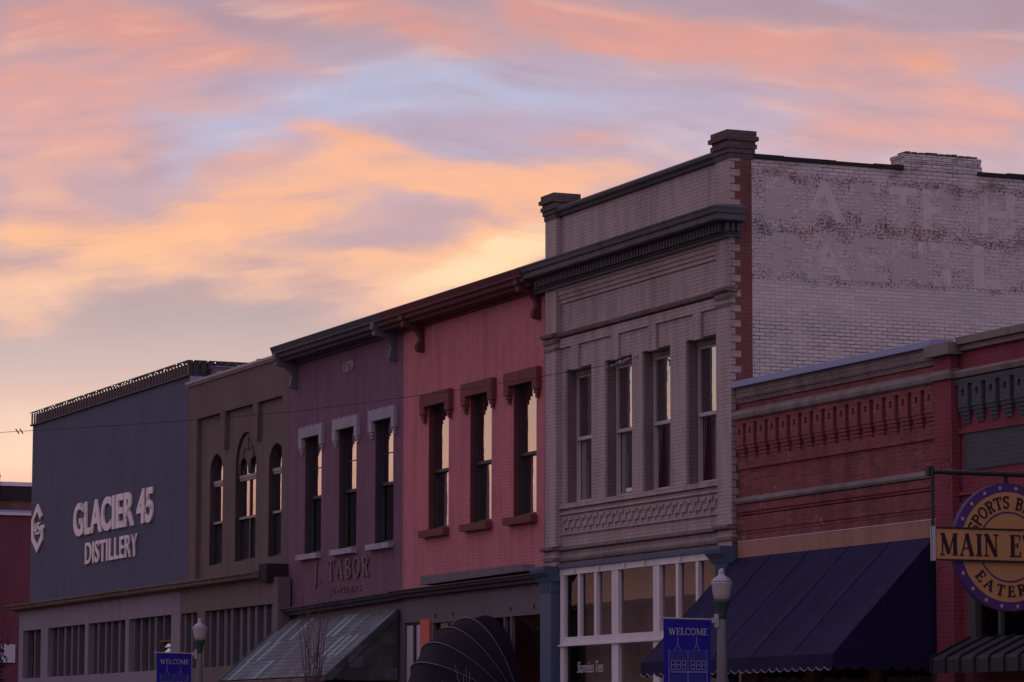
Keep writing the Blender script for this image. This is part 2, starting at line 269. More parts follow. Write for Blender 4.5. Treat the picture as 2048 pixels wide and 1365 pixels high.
# worn white paint over brick, flaking along the ghost sign
def white_wall():
    X = bpy.data.materials.new('worn_white_paint_on_brick'); X.use_nodes = True; h = NT(X.node_tree); bs = X.node_tree.nodes['Principled BSDF']
    co = h.n('ShaderNodeTexCoord').outputs['Object']; x, y, z = h.sep(co)
    wob = h.noise(co, 2.0, 2, .5)
    uv = h.comb(h.math('ADD', x, y), h.math('MULTIPLY_ADD', wob, .012, z))
    bt = h.n('ShaderNodeTexBrick', offset=.5); h.put(bt.inputs['Vector'], uv)
    bt.inputs['Color1'].default_value = (.56, .52, .52, 1); bt.inputs['Color2'].default_value = (.66, .62, .60, 1); bt.inputs['Mortar'].default_value = (.56, .52, .53, 1)
    bt.inputs['Scale'].default_value = 1; bt.inputs['Mortar Size'].default_value = .0065; bt.inputs['Mortar Smooth'].default_value = .15
    bt.inputs['Brick Width'].default_value = .216; bt.inputs['Row Height'].default_value = .0677
    n1 = h.noise(co, 1.1, 4, .55); n3 = h.noise(h.vmath('MULTIPLY', co, (1, 1, 2.4)), 2.2, 5, .65)
    mid = h.math('MULTIPLY', h.mr(z, 8.95, 9.5), h.mr(z, 12.0, 11.75))
    jv = h.math('MULTIPLY', h.math('MULTIPLY_ADD', mid, -.72, 1.0), h.mr(n3, .30, .58, .25, 1.0))
    c = h.mix(h.math('MULTIPLY', bt.outputs['Fac'], jv), bt.outputs['Color'], (.09, .06, .06, 1))
    v = h.math('MULTIPLY_ADD', n1, .3, .85); c = h.mix(1.0, c, h.comb(v, v, v), 'MULTIPLY')
    # flakes gather where the ghost letters' edges were: two rows and the strip between
    zz = h.math('ADD', z, h.math('MULTIPLY_ADD', n1, .5, -.25))
    rows = h.math('ADD', h.math('ADD', h.mr(h.math('ABSOLUTE', h.math('SUBTRACT', zz, 10.86)), .34, .0), h.mr(h.math('ABSOLUTE', h.math('SUBTRACT', zz, 11.80)), .26, .0)),
                  h.mr(h.math('ABSOLUTE', h.math('SUBTRACT', zz, 9.84)), .28, .0))
    field = h.math('MULTIPLY', h.mr(zz, 9.72, 9.95), h.mr(zz, 11.98, 11.8))
    reg = h.math('MULTIPLY', h.math('MULTIPLY_ADD', h.math('MINIMUM', rows, 1.0), .45, .62), h.math('MULTIPLY', field, h.mr(y, .0, .35)))
    big = h.noise(h.vmath('MULTIPLY', co, (1, 1.2, 1.6)), 2.6, 3, .6); fine = h.noise(h.vmath('MULTIPLY', co, (1, 1, 1.5)), 20, 4, .75)
    fl = h.math('MULTIPLY_ADD', reg, .15, h.math('MULTIPLY_ADD', big, .27, h.math('MULTIPLY', fine, .85)))
    red = h.noise(co, 1.7, 2, .5)
    fcol = h.mix(h.mr(red, .45, .62), (.10, .065, .06, 1), (.24, .085, .06, 1))
    c = h.mix(h.math('MULTIPLY', field, .12), c, (.28, .22, .21, 1))
    c = h.mix(h.math('MULTIPLY', h.mr(fl, .70, .765), .88), c, fcol)
    # grime below the coping and loose dark patches
    gr = h.math('MULTIPLY', h.mr(h.noise(h.vmath('MULTIPLY', co, (1, .7, 1.4)), 2.4, 4, .6), .52, .70), h.mr(z, 11.3, 11.75))
    c = h.mix(h.math('MULTIPLY', gr, .6), c, (.16, .11, .10, 1))
    h.put(bs.inputs['Base Color'], c); bs.inputs['Roughness'].default_value = .9; bs.inputs['Specular IOR Level'].default_value = .2
    bp = h.n('ShaderNodeBump'); bp.inputs['Strength'].default_value = .5; bp.inputs['Distance'].default_value = .01
    h.put(bp.inputs['Height'], h.math('MULTIPLY_ADD', bt.outputs['Fac'], -1.0, h.math('MULTIPLY', fine, .5))); h.put(bs.inputs['Normal'], bp.outputs[0])
    return X
M['white'] = white_wall()
M['ghost'] = mat('thick_old_sign_paint', (.60, .555, .56), .9, .14, 2.0, fleck=((.50, .45, .45), .40))
def shingles(name, cols, su, sv, along=0):
    X = bpy.data.materials.new(name); X.use_nodes = True; h = NT(X.node_tree); bs = X.node_tree.nodes['Principled BSDF']
    co = h.n('ShaderNodeTexCoord').outputs['Object']; x, y, z = h.sep(co)
    u = h.math('DIVIDE', (x, y)[along], su); v = h.math('DIVIDE', z if along else h.math('ADD', z, h.math('MULTIPLY', y, -.6)), sv)
    row = h.math('FLOOR', v); ui = h.math('FLOOR', h.math('ADD', u, h.math('MULTIPLY', h.math('MODULO', row, 2), .5)))
    wn = h.n('ShaderNodeTexWhiteNoise', noise_dimensions='2D'); h.put(wn.inputs['Vector'], h.comb(ui, row))
    c = h.ramp(wn.outputs[0], cols, 'CONSTANT')
    n = h.noise(co, 5, 5, .65); grain = h.noise(h.vmath('MULTIPLY', co, (14, .7, .7)), 1.5, 3, .6)
    e = h.math('MULTIPLY', h.mr(h.math('FRACT', v), 0, .10, .85, 1.0), h.math('MULTIPLY', h.math('MULTIPLY_ADD', n, .7, .65), h.math('MULTIPLY_ADD', grain, 1.1, .45)))
    if not along:
        pat = h.mr(h.noise(h.vmath('MULTIPLY', co, (1.4, .8, .8)), 1.3, 5, .65), .52, .68)
        c = h.mix(h.math('MULTIPLY', pat, .6), c, (.17, .24, .25, 1))
    h.put(bs.inputs['Base Color'], h.mix(1.0, c, h.comb(e, e, e), 'MULTIPLY')); bs.inputs['Roughness'].default_value = .75
    return X
M['copper'] = shingles('weathered_copper_shingles', [(0, (.10, .115, .135)), (.24, (.135, .115, .14)), (.5, (.095, .115, .135)), (.6, (.12, .105, .13)), (.72, (.14, .20, .22)), (.86, (.26, .34, .36))], .22, .16)
M['shingle'] = shingles('green_slate_shingles', [(0, (.05, .06, .062)), (.4, (.07, .08, .08)), (.7, (.05, .055, .06)), (.88, (.10, .125, .14))], .34, .26, 1)

# ---------------------------------------------------------------- mesh helpers
class MB:
    def __init__(s): s.v = []; s.f = []
    def poly(s, pts):
        b = len(s.v); s.v += [tuple(p) for p in pts]; s.f.append(list(range(b, b+len(pts)))); return s
    def box(s, x0, x1, y0, y1, z0, z1):
        b = len(s.v); s.v += [(x0,y0,z0),(x1,y0,z0),(x1,y1,z0),(x0,y1,z0),(x0,y0,z1),(x1,y0,z1),(x1,y1,z1),(x0,y1,z1)]
        s.f += [[b+i for i in q] for q in ((0,3,2,1),(4,5,6,7),(0,1,5,4),(1,2,6,5),(2,3,7,6),(3,0,4,7))]; return s
    def prism(s, poly, fn0, fn1):
        """closed solid between two placements of one outline"""
        n = len(poly); b = len(s.v)
        s.v += [fn0(*p) for p in poly] + [fn1(*p) for p in poly]
        s.f.append([b+i for i in range(n)][::-1]); s.f.append([b+n+i for i in range(n)])
        for i in range(n): j = (i+1) % n; s.f.append([b+i, b+j, b+n+j, b+n+i])
        return s
    def xprism(s, prof, x0, x1, dz=0.0):     # outline in (y, z) swept along x
        return s.prism(prof, lambda y, z: (x0, y, z), lambda y, z: (x1, y, z+dz))
    def yprism(s, prof, y0, y1):             # outline in (x, z) swept along y
        return s.prism(prof, lambda x, z: (x, y0, z), lambda x, z: (x, y1, z))
    def zprism(s, prof, z0, z1):
        return s.prism(prof, lambda x, y: (x, y, z0), lambda x, y: (x, y, z1))
    def tube(s, pts, r0, r1=None, n=6):
        r1 = r0 if r1 is None else r1; pts = [Vector(p) for p in pts]; rings = []
        for i, p in enumerate(pts):
            t = (pts[min(i+1, len(pts)-1)] - pts[max(i-1, 0)]).normalized()
            a = t.cross(Vector((0, 0, 1)) if abs(t.z) < .9 else Vector((1, 0, 0))).normalized(); b = t.cross(a)
            r = r0 + (r1-r0)*i/max(1, len(pts)-1); k = len(s.v)
            s.v += [tuple(p + a*cos(2*pi*j/n)*r + b*sin(2*pi*j/n)*r) for j in range(n)]; rings.append(k)
        for k, q in zip(rings, rings[1:]):
            for j in range(n): s.f.append([k+j, k+(j+1) % n, q+(j+1) % n, q+j])
        s.f.append([rings[0]+j for j in range(n)][::-1]); s.f.append([rings[-1]+j for j in range(n)]); return s
    def lathe(s, prof, cx, cy, n=24):        # prof = [(r, z)]
        b = len(s.v)
        for r, z in prof: s.v += [(cx+r*cos(2*pi*j/n), cy+r*sin(2*pi*j/n), z) for j in range(n)]
        for i in range(len(prof)-1):
            for j in range(n): s.f.append([b+i*n+j, b+i*n+(j+1) % n, b+(i+1)*n+(j+1) % n, b+(i+1)*n+j])
        s.f.append([b+j for j in range(n)][::-1]); s.f.append([b+(len(prof)-1)*n+j for j in range(n)]); return s
    def wall(s, x0, x1, z0, z1, y, depth, holes=(), sides=True):
        """a street front at y with openings whose reveals go back by depth"""
        xs = sorted({x0, x1, *[h[0] for h in holes], *[h[1] for h in holes]}); zs = sorted({z0, z1, *[h[2] for h in holes], *[h[3] for h in holes]})
        for xa, xb in zip(xs, xs[1:]):
            for za, zb in zip(zs, zs[1:]):
                xm, zm = (xa+xb)/2, (za+zb)/2
                if any(h[0] < xm < h[1] and h[2] < zm < h[3] for h in holes): continue
                s.poly([(xa,y,za),(xb,y,za),(xb,y,zb),(xa,y,zb)])
        for h in holes:
            a, b, c, d = h[:4]; Y = y+depth
            s.poly([(a,y,c),(a,y,d),(a,Y,d),(a,Y,c)]); s.poly([(b,y,c),(b,Y,c),(b,Y,d),(b,y,d)]); s.poly([(a,y,c),(a,Y,c),(b,Y,c),(b,y,c)])
            if len(h) < 5: s.poly([(a,y,d),(b,y,d),(b,Y,d),(a,Y,d)])
        if sides:
            Y = y+depth
            s.poly([(x0,y,z0),(x0,y,z1),(x0,Y,z1),(x0,Y,z0)]); s.poly([(x1,y,z0),(x1,Y,z0),(x1,Y,z1),(x1,y,z1)]); s.poly([(x0,y,z1),(x1,y,z1),(x1,Y,z1),(x0,Y,z1)])
        return s
    def arch(s, x0, x1, zs, zt, y, depth, n=16):
        """fills the corners above an arched opening whose box top is zt and spring line zs"""
        xc, rx, rz = (x0+x1)/2, (x1-x0)/2, zt-zs
        pt = [(xc-rx*cos(pi*i/n), zs+rz*sin(pi*i/n)) for i in range(n+1)]
        for (xa, za), (xb, zb) in zip(pt, pt[1:]):
            s.poly([(xa,y,za),(xb,y,zb),(xb,y,zt+.0005),(xa,y,zt+.0005)]); s.poly([(xa,y,za),(xa,y+depth,za),(xb,y+depth,zb),(xb,y,zb)])
        return s
def top_of(o):
    while o.parent: o = o.parent
    return o
def build(mb, name, material, parent=None, smooth=False, normals=True):
    me = bpy.data.meshes.new(name); off = top_of(parent).location if parent else Vector((0, 0, 0))
    me.from_pydata([(x-off.x, y-off.y, z-off.z) for x, y, z in mb.v], [], mb.f)
    if normals:
        bm = bmesh.new(); bm.from_mesh(me); bmesh.ops.recalc_face_normals(bm, faces=bm.faces[:]); bm.to_mesh(me); bm.free()
    if smooth:
        me.shade_smooth() if hasattr(me, 'shade_smooth') else None
    me.materials.append(material); o = bpy.data.objects.new(name, me); COL.objects.link(o)
    if parent: o.parent = parent
    return o
def tag(o, label=None, cat=None, group=None, kind=None):
    for k, v in (('label', label), ('category', cat), ('group', group), ('kind', kind)):
        if v: o[k] = v
    return o
def thing(name, loc, label, cat, group=None):
    o = bpy.data.objects.new(name, None); COL.objects.link(o); o.location = loc; o.empty_display_size = .3
    return tag(o, label, cat, group)
def box_part(name, material, parent, *b): return build(MB().box(*b), name, material, parent)

# ---------------------------------------------------------------- lettering
def text_mesh(body, offset=0.0, shear=0.0, extrude=.5, spacing=1.0):
    cu = bpy.data.curves.new('lettering', 'FONT'); cu.body = body; cu.offset = offset; cu.shear = shear; cu.extrude = extrude/2; cu.space_character = spacing
    cu.resolution_u = 5
    o = bpy.data.objects.new('lettering', cu); COL.objects.link(o)
    dg = bpy.context.evaluated_depsgraph_get(); dg.update()
    me = bpy.data.meshes.new_from_object(o.evaluated_get(dg)); bpy.data.objects.remove(o)
    v = [tuple(q.co) for q in me.vertices]; f = [list(p.vertices) for p in me.polygons]; bpy.data.meshes.remove(me); return v, f
def put_text(mb, vf, box, place):
    """fit text to box (u0,u1,v0,v1); place(u, v, d) gives the point, d in 0..1 through the thickness"""
    v, f = vf; xs = [p[0] for p in v]; ys = [p[1] for p in v]; zs = [p[2] for p in v]
    u0, u1, v0, v1 = box; b = len(mb.v)
    fx = lambda x: u0+(x-min(xs))/(max(xs)-min(xs)+1e-9)*(u1-u0); fy = lambda y: v0+(y-min(ys))/(max(ys)-min(ys)+1e-9)*(v1-v0)
    mb.v += [place(fx(p[0]), fy(p[1]), (p[2]-min(zs))/(max(zs)-min(zs)+1e-9)) for p in v]; mb.f += [[b+i for i in q] for q in f]; return mb
def arcp(cx, cy, rx, ry, a0, a1, n=14):
    return [(cx+rx*cos(R(a0+(a1-a0)*i/n)), cy+ry*sin(R(a0+(a1-a0)*i/n))) for i in range(n+1)]
T_, t_, m_ = 'T', 't', 'm'
GL = {  # serif capitals as strokes: width, list of (weight, points)
 'I': (.34, [(T_, [(.17,0),(.17,1)]), (t_, [(0,.03),(.34,.03)]), (t_, [(0,.97),(.34,.97)])]),
 'E': (.62, [(T_, [(.16,0),(.16,1)]), (t_, [(0,.97),(.58,.97)]), (t_, [(0,.03),(.60,.03)]), (t_, [(.16,.52),(.46,.52)]), (t_, [(.57,1),(.57,.76)]), (t_, [(.59,0),(.59,.26)]), (t_, [(.45,.64),(.45,.40)])]),
 'L': (.60, [(T_, [(.16,0),(.16,1)]), (t_, [(0,.97),(.34,.97)]), (t_, [(0,.03),(.57,.03)]), (t_, [(.56,0),(.56,.28)])]),
 'T': (.72, [(T_, [(.36,0),(.36,1)]), (t_, [(0,.97),(.72,.97)]), (t_, [(.02,1),(.02,.74)]), (t_, [(.70,1),(.70,.74)]), (t_, [(.2,.03),(.52,.03)])]),
 'A': (.82, [(t_, [(.1,0),(.40,1)]), (T_, [(.40,1),(.70,0)]), (t_, [(.2,.34),(.58,.34)]), (t_, [(0,.03),(.22,.03)]), (t_, [(.54,.03),(.84,.03)])]),
 'V': (.76, [(T_, [(.1,1),(.40,0)]), (t_, [(.40,0),(.66,1)]), (t_, [(0,.97),(.26,.97)]), (t_, [(.54,.97),(.78,.97)])]),
 'N': (.82, [(t_, [(.12,0),(.12,1)]), (T_, [(.12,1),(.68,0)]), (t_, [(.68,0),(.68,1)]), (t_, [(0,.03),(.26,.03)]), (t_, [(0,.97),(.16,.97)]), (t_, [(.54,.97),(.82,.97)])]),
 'M': (1.0, [(t_, [(.13,0),(.15,1)]), (T_, [(.15,1),(.50,.08)]), (t_, [(.50,.08),(.82,1)]), (T_, [(.85,1),(.86,0)]), (t_, [(0,.03),(.26,.03)]), (t_, [(0,.97),(.2,.97)]), (t_, [(.72,.03),(1,.03)]), (t_, [(.8,.97),(1,.97)])]),
 'W': (1.1, [(T_, [(.1,1),(.32,0)]), (t_, [(.32,0),(.52,.92)]), (T_, [(.52,.92),(.76,0)]), (t_, [(.76,0),(1.0,1)]), (t_, [(0,.97),(.22,.97)]), (t_, [(.42,.97),(.62,.97)]), (t_, [(.9,.97),(1.1,.97)])]),
 'C': (.76, [(m_, arcp(.42,.5,.35,.46,48,312,18)), (t_, [(.68,1),(.68,.68)]), (t_, [(.68,0),(.68,.22)])]),
 'O': (.80, [(m_, arcp(.40,.5,.34,.46,0,360,24))]),
 'S': (.58, [(m_, arcp(.29,.74,.22,.22,40,270,12)+arcp(.29,.27,.24,.24,90,-140,12)), (t_, [(.52,1),(.52,.74)]), (t_, [(.04,0),(.04,.26)])]),
 'R': (.74, [(T_, [(.16,0),(.16,1)]), (m_, [(.16,.96)]+arcp(.34,.74,.26,.22,90,-90,10)+[(.16,.52)]), (T_, [(.36,.52),(.64,0)]), (t_, [(0,.03),(.32,.03)]), (t_, [(0,.97),(.2,.97)]), (t_, [(.54,.03),(.76,.03)])]),
 'P': (.64, [(T_, [(.16,0),(.16,1)]), (m_, [(.16,.96)]+arcp(.34,.72,.26,.24,90,-90,10)+[(.16,.48)]), (t_, [(0,.03),(.34,.03)]), (t_, [(0,.97),(.2,.97)])]),
 'B': (.68, [(T_, [(.16,0),(.16,1)]), (m_, [(.16,.96)]+arcp(.34,.75,.23,.21,90,-90,10)+[(.16,.54)]), (m_, [(.3,.53)]+arcp(.36,.28,.27,.24,90,-90,10)+[(.16,.04)]), (t_, [(0,.03),(.2,.03)]), (t_, [(0,.97),(.2,.97)])]),
 'Y': (.76, [(T_, [(.1,1),(.39,.46)]), (t_, [(.39,.46),(.66,1)]), (T_, [(.385,.5),(.385,0)]), (t_, [(0,.97),(.24,.97)]), (t_, [(.54,.97),(.78,.97)]), (t_, [(.22,.03),(.55,.03)])]),
 'J': (.34, [(T_, [(.2,1),(.2,-.12)]), (m_, [(.2,-.1),(.17,-.2),(.08,-.27)]), (t_, [(.06,.97),(.34,.97)])]),
 '.': (.2, [(T_, [(.1,.0),(.1,.12)])]), ' ': (.42, []),
 '1': (.4, [(T_, [(.22,0),(.22,1)]), (t_, [(.05,.84),(.22,1)]), (t_, [(.06,.03),(.38,.03)])]),
 '8': (.56, [(m_, arcp(.28,.74,.19,.23,0,360,16)), (m_, arcp(.28,.27,.23,.25,0,360,16))]),
 '7': (.56, [(t_, [(.03,.97),(.54,.97)]), (T_, [(.52,.97),(.22,0)]), (t_, [(.05,1),(.05,.78)])]),
 '9': (.56, [(m_, arcp(.28,.68,.21,.28,0,360,16)), (m_, [(.49,.68),(.46,.3),(.30,.05),(.12,.02)])]),
}
def serif(mb, body, box, place, wT=.17, wt=.055, wm=.11, gap=.1, only=None):
    """stroke lettering; each stroke is a thin ribbon with its own tiny step so no two faces share a plane"""
    adv = []; x = 0
    for ch in body: adv.append(x); x += GL[ch][0] + gap
    total = x-gap; u0, u1, v0, v1 = box; k = 0
    for ci, (ch, ax) in enumerate(zip(body, adv)):
        if only is not None and ci != only: continue
        for wgt, pts in GL[ch][1]:
            w = {'T': wT, 't': wt, 'm': wm}[wgt]; k += 1; fr = .0 + (k % 7)*.03
            L, Rr = [], []
            for i, p in enumerate(pts):
                a = Vector(pts[max(i-1, 0)]); b = Vector(pts[min(i+1, len(pts)-1)])
                if (Vector(pts[0])-Vector(pts[-1])).length < .01 and i in (0, len(pts)-1): a = Vector(pts[-2]); b = Vector(pts[1])
                d = (b-a).normalized(); nrm = Vector((-d.y, d.x))*w/2
                for q, sg in ((L, 1), (Rr, -1)): q.append((u0+(ax+p[0]+sg*nrm.x)/total*(u1-u0), v0+(p[1]+sg*nrm.y)*(v1-v0)))
            for i in range(len(pts)-1):
                c4 = [L[i], L[i+1], Rr[i+1], Rr[i]]; b0 = len(mb.v)
                mb.v += [place(u, v, fr) for u, v in c4] + [place(u, v, 1.0) for u, v in c4]
                mb.f += [[b0, b0+1, b0+2, b0+3], [b0+4, b0+7, b0+6, b0+5], [b0, b0+4, b0+5, b0+1], [b0+1, b0+5, b0+6, b0+2], [b0+2, b0+6, b0+7, b0+3], [b0+3, b0+7, b0+4, b0]]
    return mb

def serif_letters(name, m, parent, body, *a):
    for i, ch in enumerate(body):
        if ch != ' ': build(serif(MB(), body, *a, i), name, m, parent)
def plain_letters(name, m, parent, body, box, place, offset=0.0, shear=0.0, spacing=1.0):
    full = text_mesh(body, offset, shear, .1, spacing)[0]; X0, X1 = min(p[0] for p in full), max(p[0] for p in full); Y0, Y1 = min(p[1] for p in full), max(p[1] for p in full)
    fx = lambda x: box[0]+(x-X0)/(X1-X0)*(box[1]-box[0]); fy = lambda y: box[2]+(y-Y0)/(Y1-Y0)*(box[3]-box[2])
    for i, ch in enumerate(body):
        if ch == ' ': continue
        pre = max(p[0] for p in text_mesh(body[:i+1], offset, shear, .1, spacing)[0]); v, f = text_mesh(ch, offset, shear, .1)
        mx = max(p[0] for p in v); z0 = min(p[2] for p in v); z1 = max(p[2] for p in v); mb = MB()
        mb.v = [place(fx(p[0]-mx+pre), fy(p[1]), (p[2]-z0)/(z1-z0)) for p in v]; mb.f = f; build(mb, name, m, parent)

# ================================================================ SETTING
tag(build(MB().box(-700, 300, -400, 600, -.6, -.012), 'ground', M['asphalt']), kind='structure')
tag(build(MB().box(-400, 100, -4, 23.4, -.2, 0.0), 'street', M['asphalt']), kind='structure')
tag(build(MB().box(-100.4, 60, 23.4, 26.9, -.2, .14), 'pavement', M['concrete']), kind='structure')
tag(build(MB().box(-260, 60, -8, -4, -.2, .14), 'pavement', M['concrete']), kind='structure')
ml = MB()
for i in range(40): ml.box(-240+i*8, -237+i*8, 9.6, 9.75, .0, .005)
tag(build(ml, 'road_markings', M['linepaint']), kind='structure')

def shell(mb, x0, x1, y0, y1, z):        # side, back and roof faces of a hollow building
    mb.poly([(x0,y0,0),(x0,y0,z),(x0,y1,z),(x0,y1,0)]); mb.poly([(x1,y0,0),(x1,y1,0),(x1,y1,z),(x1,y0,z)])
    mb.poly([(x0,y1,0),(x0,y1,z),(x1,y1,z),(x1,y1,0)]); return mb
def roof_part(parent, x0, x1, y0, y1, z): return build(MB().poly([(x0,y0,z),(x1,y0,z),(x1,y1,z),(x0,y1,z)]), 'roof', M['roof'], parent)

def sash(parent, x0, x1, z0, z1, y, meet, fm, gm, fw=.05, muntins=(), lower=True, recess=.045, lowframe=None, head=.0, jamb=None):
    """double-hung window standing at depth y; returns the frame with its two panes"""
    f = MB(); zt = z1-head
    f.box(x0, x0+fw, y-.03, y+.06, z0, zt).box(x1-fw, x1, y-.03, y+.06, z0, zt).box(x0+fw, x1-fw, y-.03, y+.06, zt-fw, zt)
    f.box(x0+fw, x1-fw, y-.035, y+.055, meet-.04, meet+.025)
    f.box(x0+fw, x1-fw, y-.032, y+.058+recess, z0, z0+.07)
    if head: headbox = MB().box(x0, x1, y-.06, y+.05, zt+.002, z1)
    for kind, p in muntins:
        if kind == 'v': f.box(p-.012, p+.012, y-.012, y+.02, meet+.025, zt-fw)
        else: f.box(x0+fw, x1-fw, y-.011, y+.019, p-.012, p+.012)
    if lowframe: f.box(x0+fw, x0+fw+.04, y+.01+recess, y+.03+recess, z0+.07, meet-.04)
    w = build(f, 'window', fm, parent)
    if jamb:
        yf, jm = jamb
        build(MB().box(x0+.0005, x0+.012, yf, y-.031, z0+.001, z1-.001), 'jamb', jm, w); build(MB().box(x1-.012, x1-.0005, yf, y-.031, z0+.001, z1-.001), 'jamb', jm, w)  # added linings that carry the reveal's shade in their colour
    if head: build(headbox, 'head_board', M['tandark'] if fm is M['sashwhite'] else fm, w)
    build(MB().poly([(x0+fw,y+.0,meet),(x1-fw,y+.0,meet),(x1-fw,y+.0,zt-fw),(x0+fw,y+.0,zt-fw)]), 'pane', gm, w)
    if lower: build(MB().poly([(x0+fw,y+recess,z0+.06),(x1-fw,y+recess,z0+.06),(x1-fw,y+recess,meet),(x0+fw,y+recess,meet)]), 'pane', gm, w)
    return w
def drape(parent, x0, x1, z0, z1, y, m, amp=.02, n=14, taper=0.0):
    mb = MB()
    for i in range(n):
        a = x0+(x1-x0)*i/n; b = x0+(x1-x0)*(i+1)/n; ya = y+amp*sin(i*1.9); yb = y+amp*sin((i+1)*1.9)
        mb.poly([(a,ya,z0),(b,yb,z0),(b,yb+.01,z1),(a,ya+.01,z1)])
    return build(mb, 'curtain', m, parent, normals=False)

# ================================================================ A. slate blue building with rooftop railing
A0, A1 = -100.4, -84.76
dist = thing('distillery_building', (-92.6, 27, 0), 'wide slate blue stucco building carrying a picket railing and raised letters', 'building', 'shop buildings along the street')
build(shell(MB().wall(A0, A1, 5.6, 11.25, 27, .25), A0, A1, 27.25, 50, 11.2), 'wall', M['slate'], dist)
roof_part(dist, A0, A1, 27.25, 50, 11.0)
SF = 26.62
def fins(parent, x0, x1, z0, z1, y, n, step, r):
    for i in range(n):
        xc = x0+.14+(x1-x0-.2)*i/max(1, n-1)*.97; w = r.uniform(.05, .12)
        build(MB().box(xc-w, xc+w, y+.06+r.uniform(0, .05), y+.26, z0+.003, z1-.003), 'batten', M['fin'], parent)
    build(MB().poly([(x0,y+.30,z0),(x1,y+.30,z0),(x1,y+.30,z1),(x0,y+.30,z1)]), 'backing_panel', M['void'], parent)
rr = random.Random(3)
bays = [(-99.66, -97.65, 3), (-96.87, -92.96, 6), (-92.61, -89.0, 6), (-88.67, -84.84, 6)]
build(MB().wall(-100.15, -84.1, 0, 5.62, SF, .32, [(a, b, 3.55, 4.98) for a, b, n in bays]), 'storefront', M['lilac'], dist)
for a, b, n in bays: fins(dist, a, b, 3.55, 4.98, SF, n, .4, rr)
prof = [(27, 5.55), (SF-.003, 5.55), (SF-.003, 5.60), (26.36, 5.62), (26.34, 5.66), (26.34, 5.68), (26.28, 5.73), (26.28, 5.76), (27, 5.86)]
build(MB().xprism(prof, -100.6, -84.1), 'cornice', M['rust'], dist)
vw = build(MB().box(-85.90, -84.92, SF+.02, SF+.05, 4.28, 4.33).box(-85.90, -85.86, SF+.02, SF+.09, 3.57, 4.28).box(-84.96, -84.92, SF+.02, SF+.09, 3.57, 4.28), 'window', M['darkframe'], dist)
for i in range(5):
    z = 3.62+i*.13; build(MB().poly([(-85.5,SF+.03,z),(-84.97,SF+.03,z),(-84.97,SF+.075,z+.115),(-85.5,SF+.075,z+.115)]), 'pane', M['win'], vw)
build(MB().box(-85.86, -85.5, SF+.03, SF+.06, 3.57, 4.28), 'side_panel', M['void'], vw)

# railing on the roof edge
rl = thing('rooftop_railing', (-92.6, 26.95, 11.25), 'dark picket railing along the roof edge of the slate blue building', 'railing')
build(MB().box(A0-.1, A1+.04, 26.94, 27.0, 11.63, 11.68).box(A0-.1, A1+.04, 26.93, 27.02, 11.255, 11.30)
      .box(A1, A1+.05, 27.0, 29.6, 11.63, 11.68).box(A1, A1+.05, 27.02, 29.6, 11.255, 11.30), 'rail', M['rail'], rl)
build(MB().box(A0-.05, A1-.07, 27.10, 27.13, 11.30, 11.62).box(A1-.06, A1+.002, 27.005, 29.6, 11.303, 11.627), 'backing_panel', M['rail'], rl)
pk = build(MB().box(A0, A0+.06, 26.945, 26.985, 11.30, 11.63), 'picket', M['picket'], rl)
for i in range(1, 56):
    o = pk.copy(); COL.objects.link(o); o.parent = rl; o.location.x = i*(A1-A0-.06)/55
sp = build(MB().box(A1+.005, A1+.045, 27.10, 27.24, 11.30, 11.63), 'picket', M['rail'], rl)
for i in range(1, 12):
    o = sp.copy(); COL.objects.link(o); o.parent = rl; o.location.y = i*.2
ac = thing('rooftop_cabinet', (-84.5, 28.1, 11.0), 'small grey metal box behind the parapet beside the railing', 'cabinet')
build(MB().box(-84.66, -84.2, 27.55, 28.6, 11.0, 11.46), 'casing', M['greyboard'], ac); build(MB().box(-84.69, -84.17, 27.52, 28.63, 11.463, 11.49), 'lid', M['coping'], ac)
fl = thing('roof_flashing', (-84.7, 27.5, 11.1), 'pale blue metal strip below the railing corner above the brown parapet', 'flashing')
build(MB().box(-84.72, -84.70, 27.0, 29.8, 11.05, 11.252), 'strip', M['coping'], fl)
sl = thing('string_lights', (-92.6, 26.9, 11.7), 'string of tiny white lights wound along the rooftop railing', 'string lights')
cordpts = [(A0+i*(A1-A0)/60, 26.90, 11.64-.05*abs(sin(i*.55))) for i in range(61)] + [(A1+.08, 27.1+i*.2, 11.66-.03*(i % 2)) for i in range(5)]
build(MB().tube(cordpts, .008, n=4), 'cord', M['wire'], sl)
rb = random.Random(5); bm0 = None
for i in list(range(1, 61, 1))+[61, 63, 64]:
    if i < 61 and rb.random() < .5: continue
    x, y, z = cordpts[i]; s = .012 if i < 61 else .018
    if bm0 is None: bm0 = build(MB().lathe([(.001, z-s), (s*.8, z-s*.5), (s, z), (s*.8, z+s*.5), (.001, z+s)], x, y-.02, 6), 'bulb', M['bulb'], sl); b0 = (x, y, z)
    else:
        o = bm0.copy(); COL.objects.link(o); o.parent = sl; o.location = (x-b0[0], y-b0[1], z-b0[2])

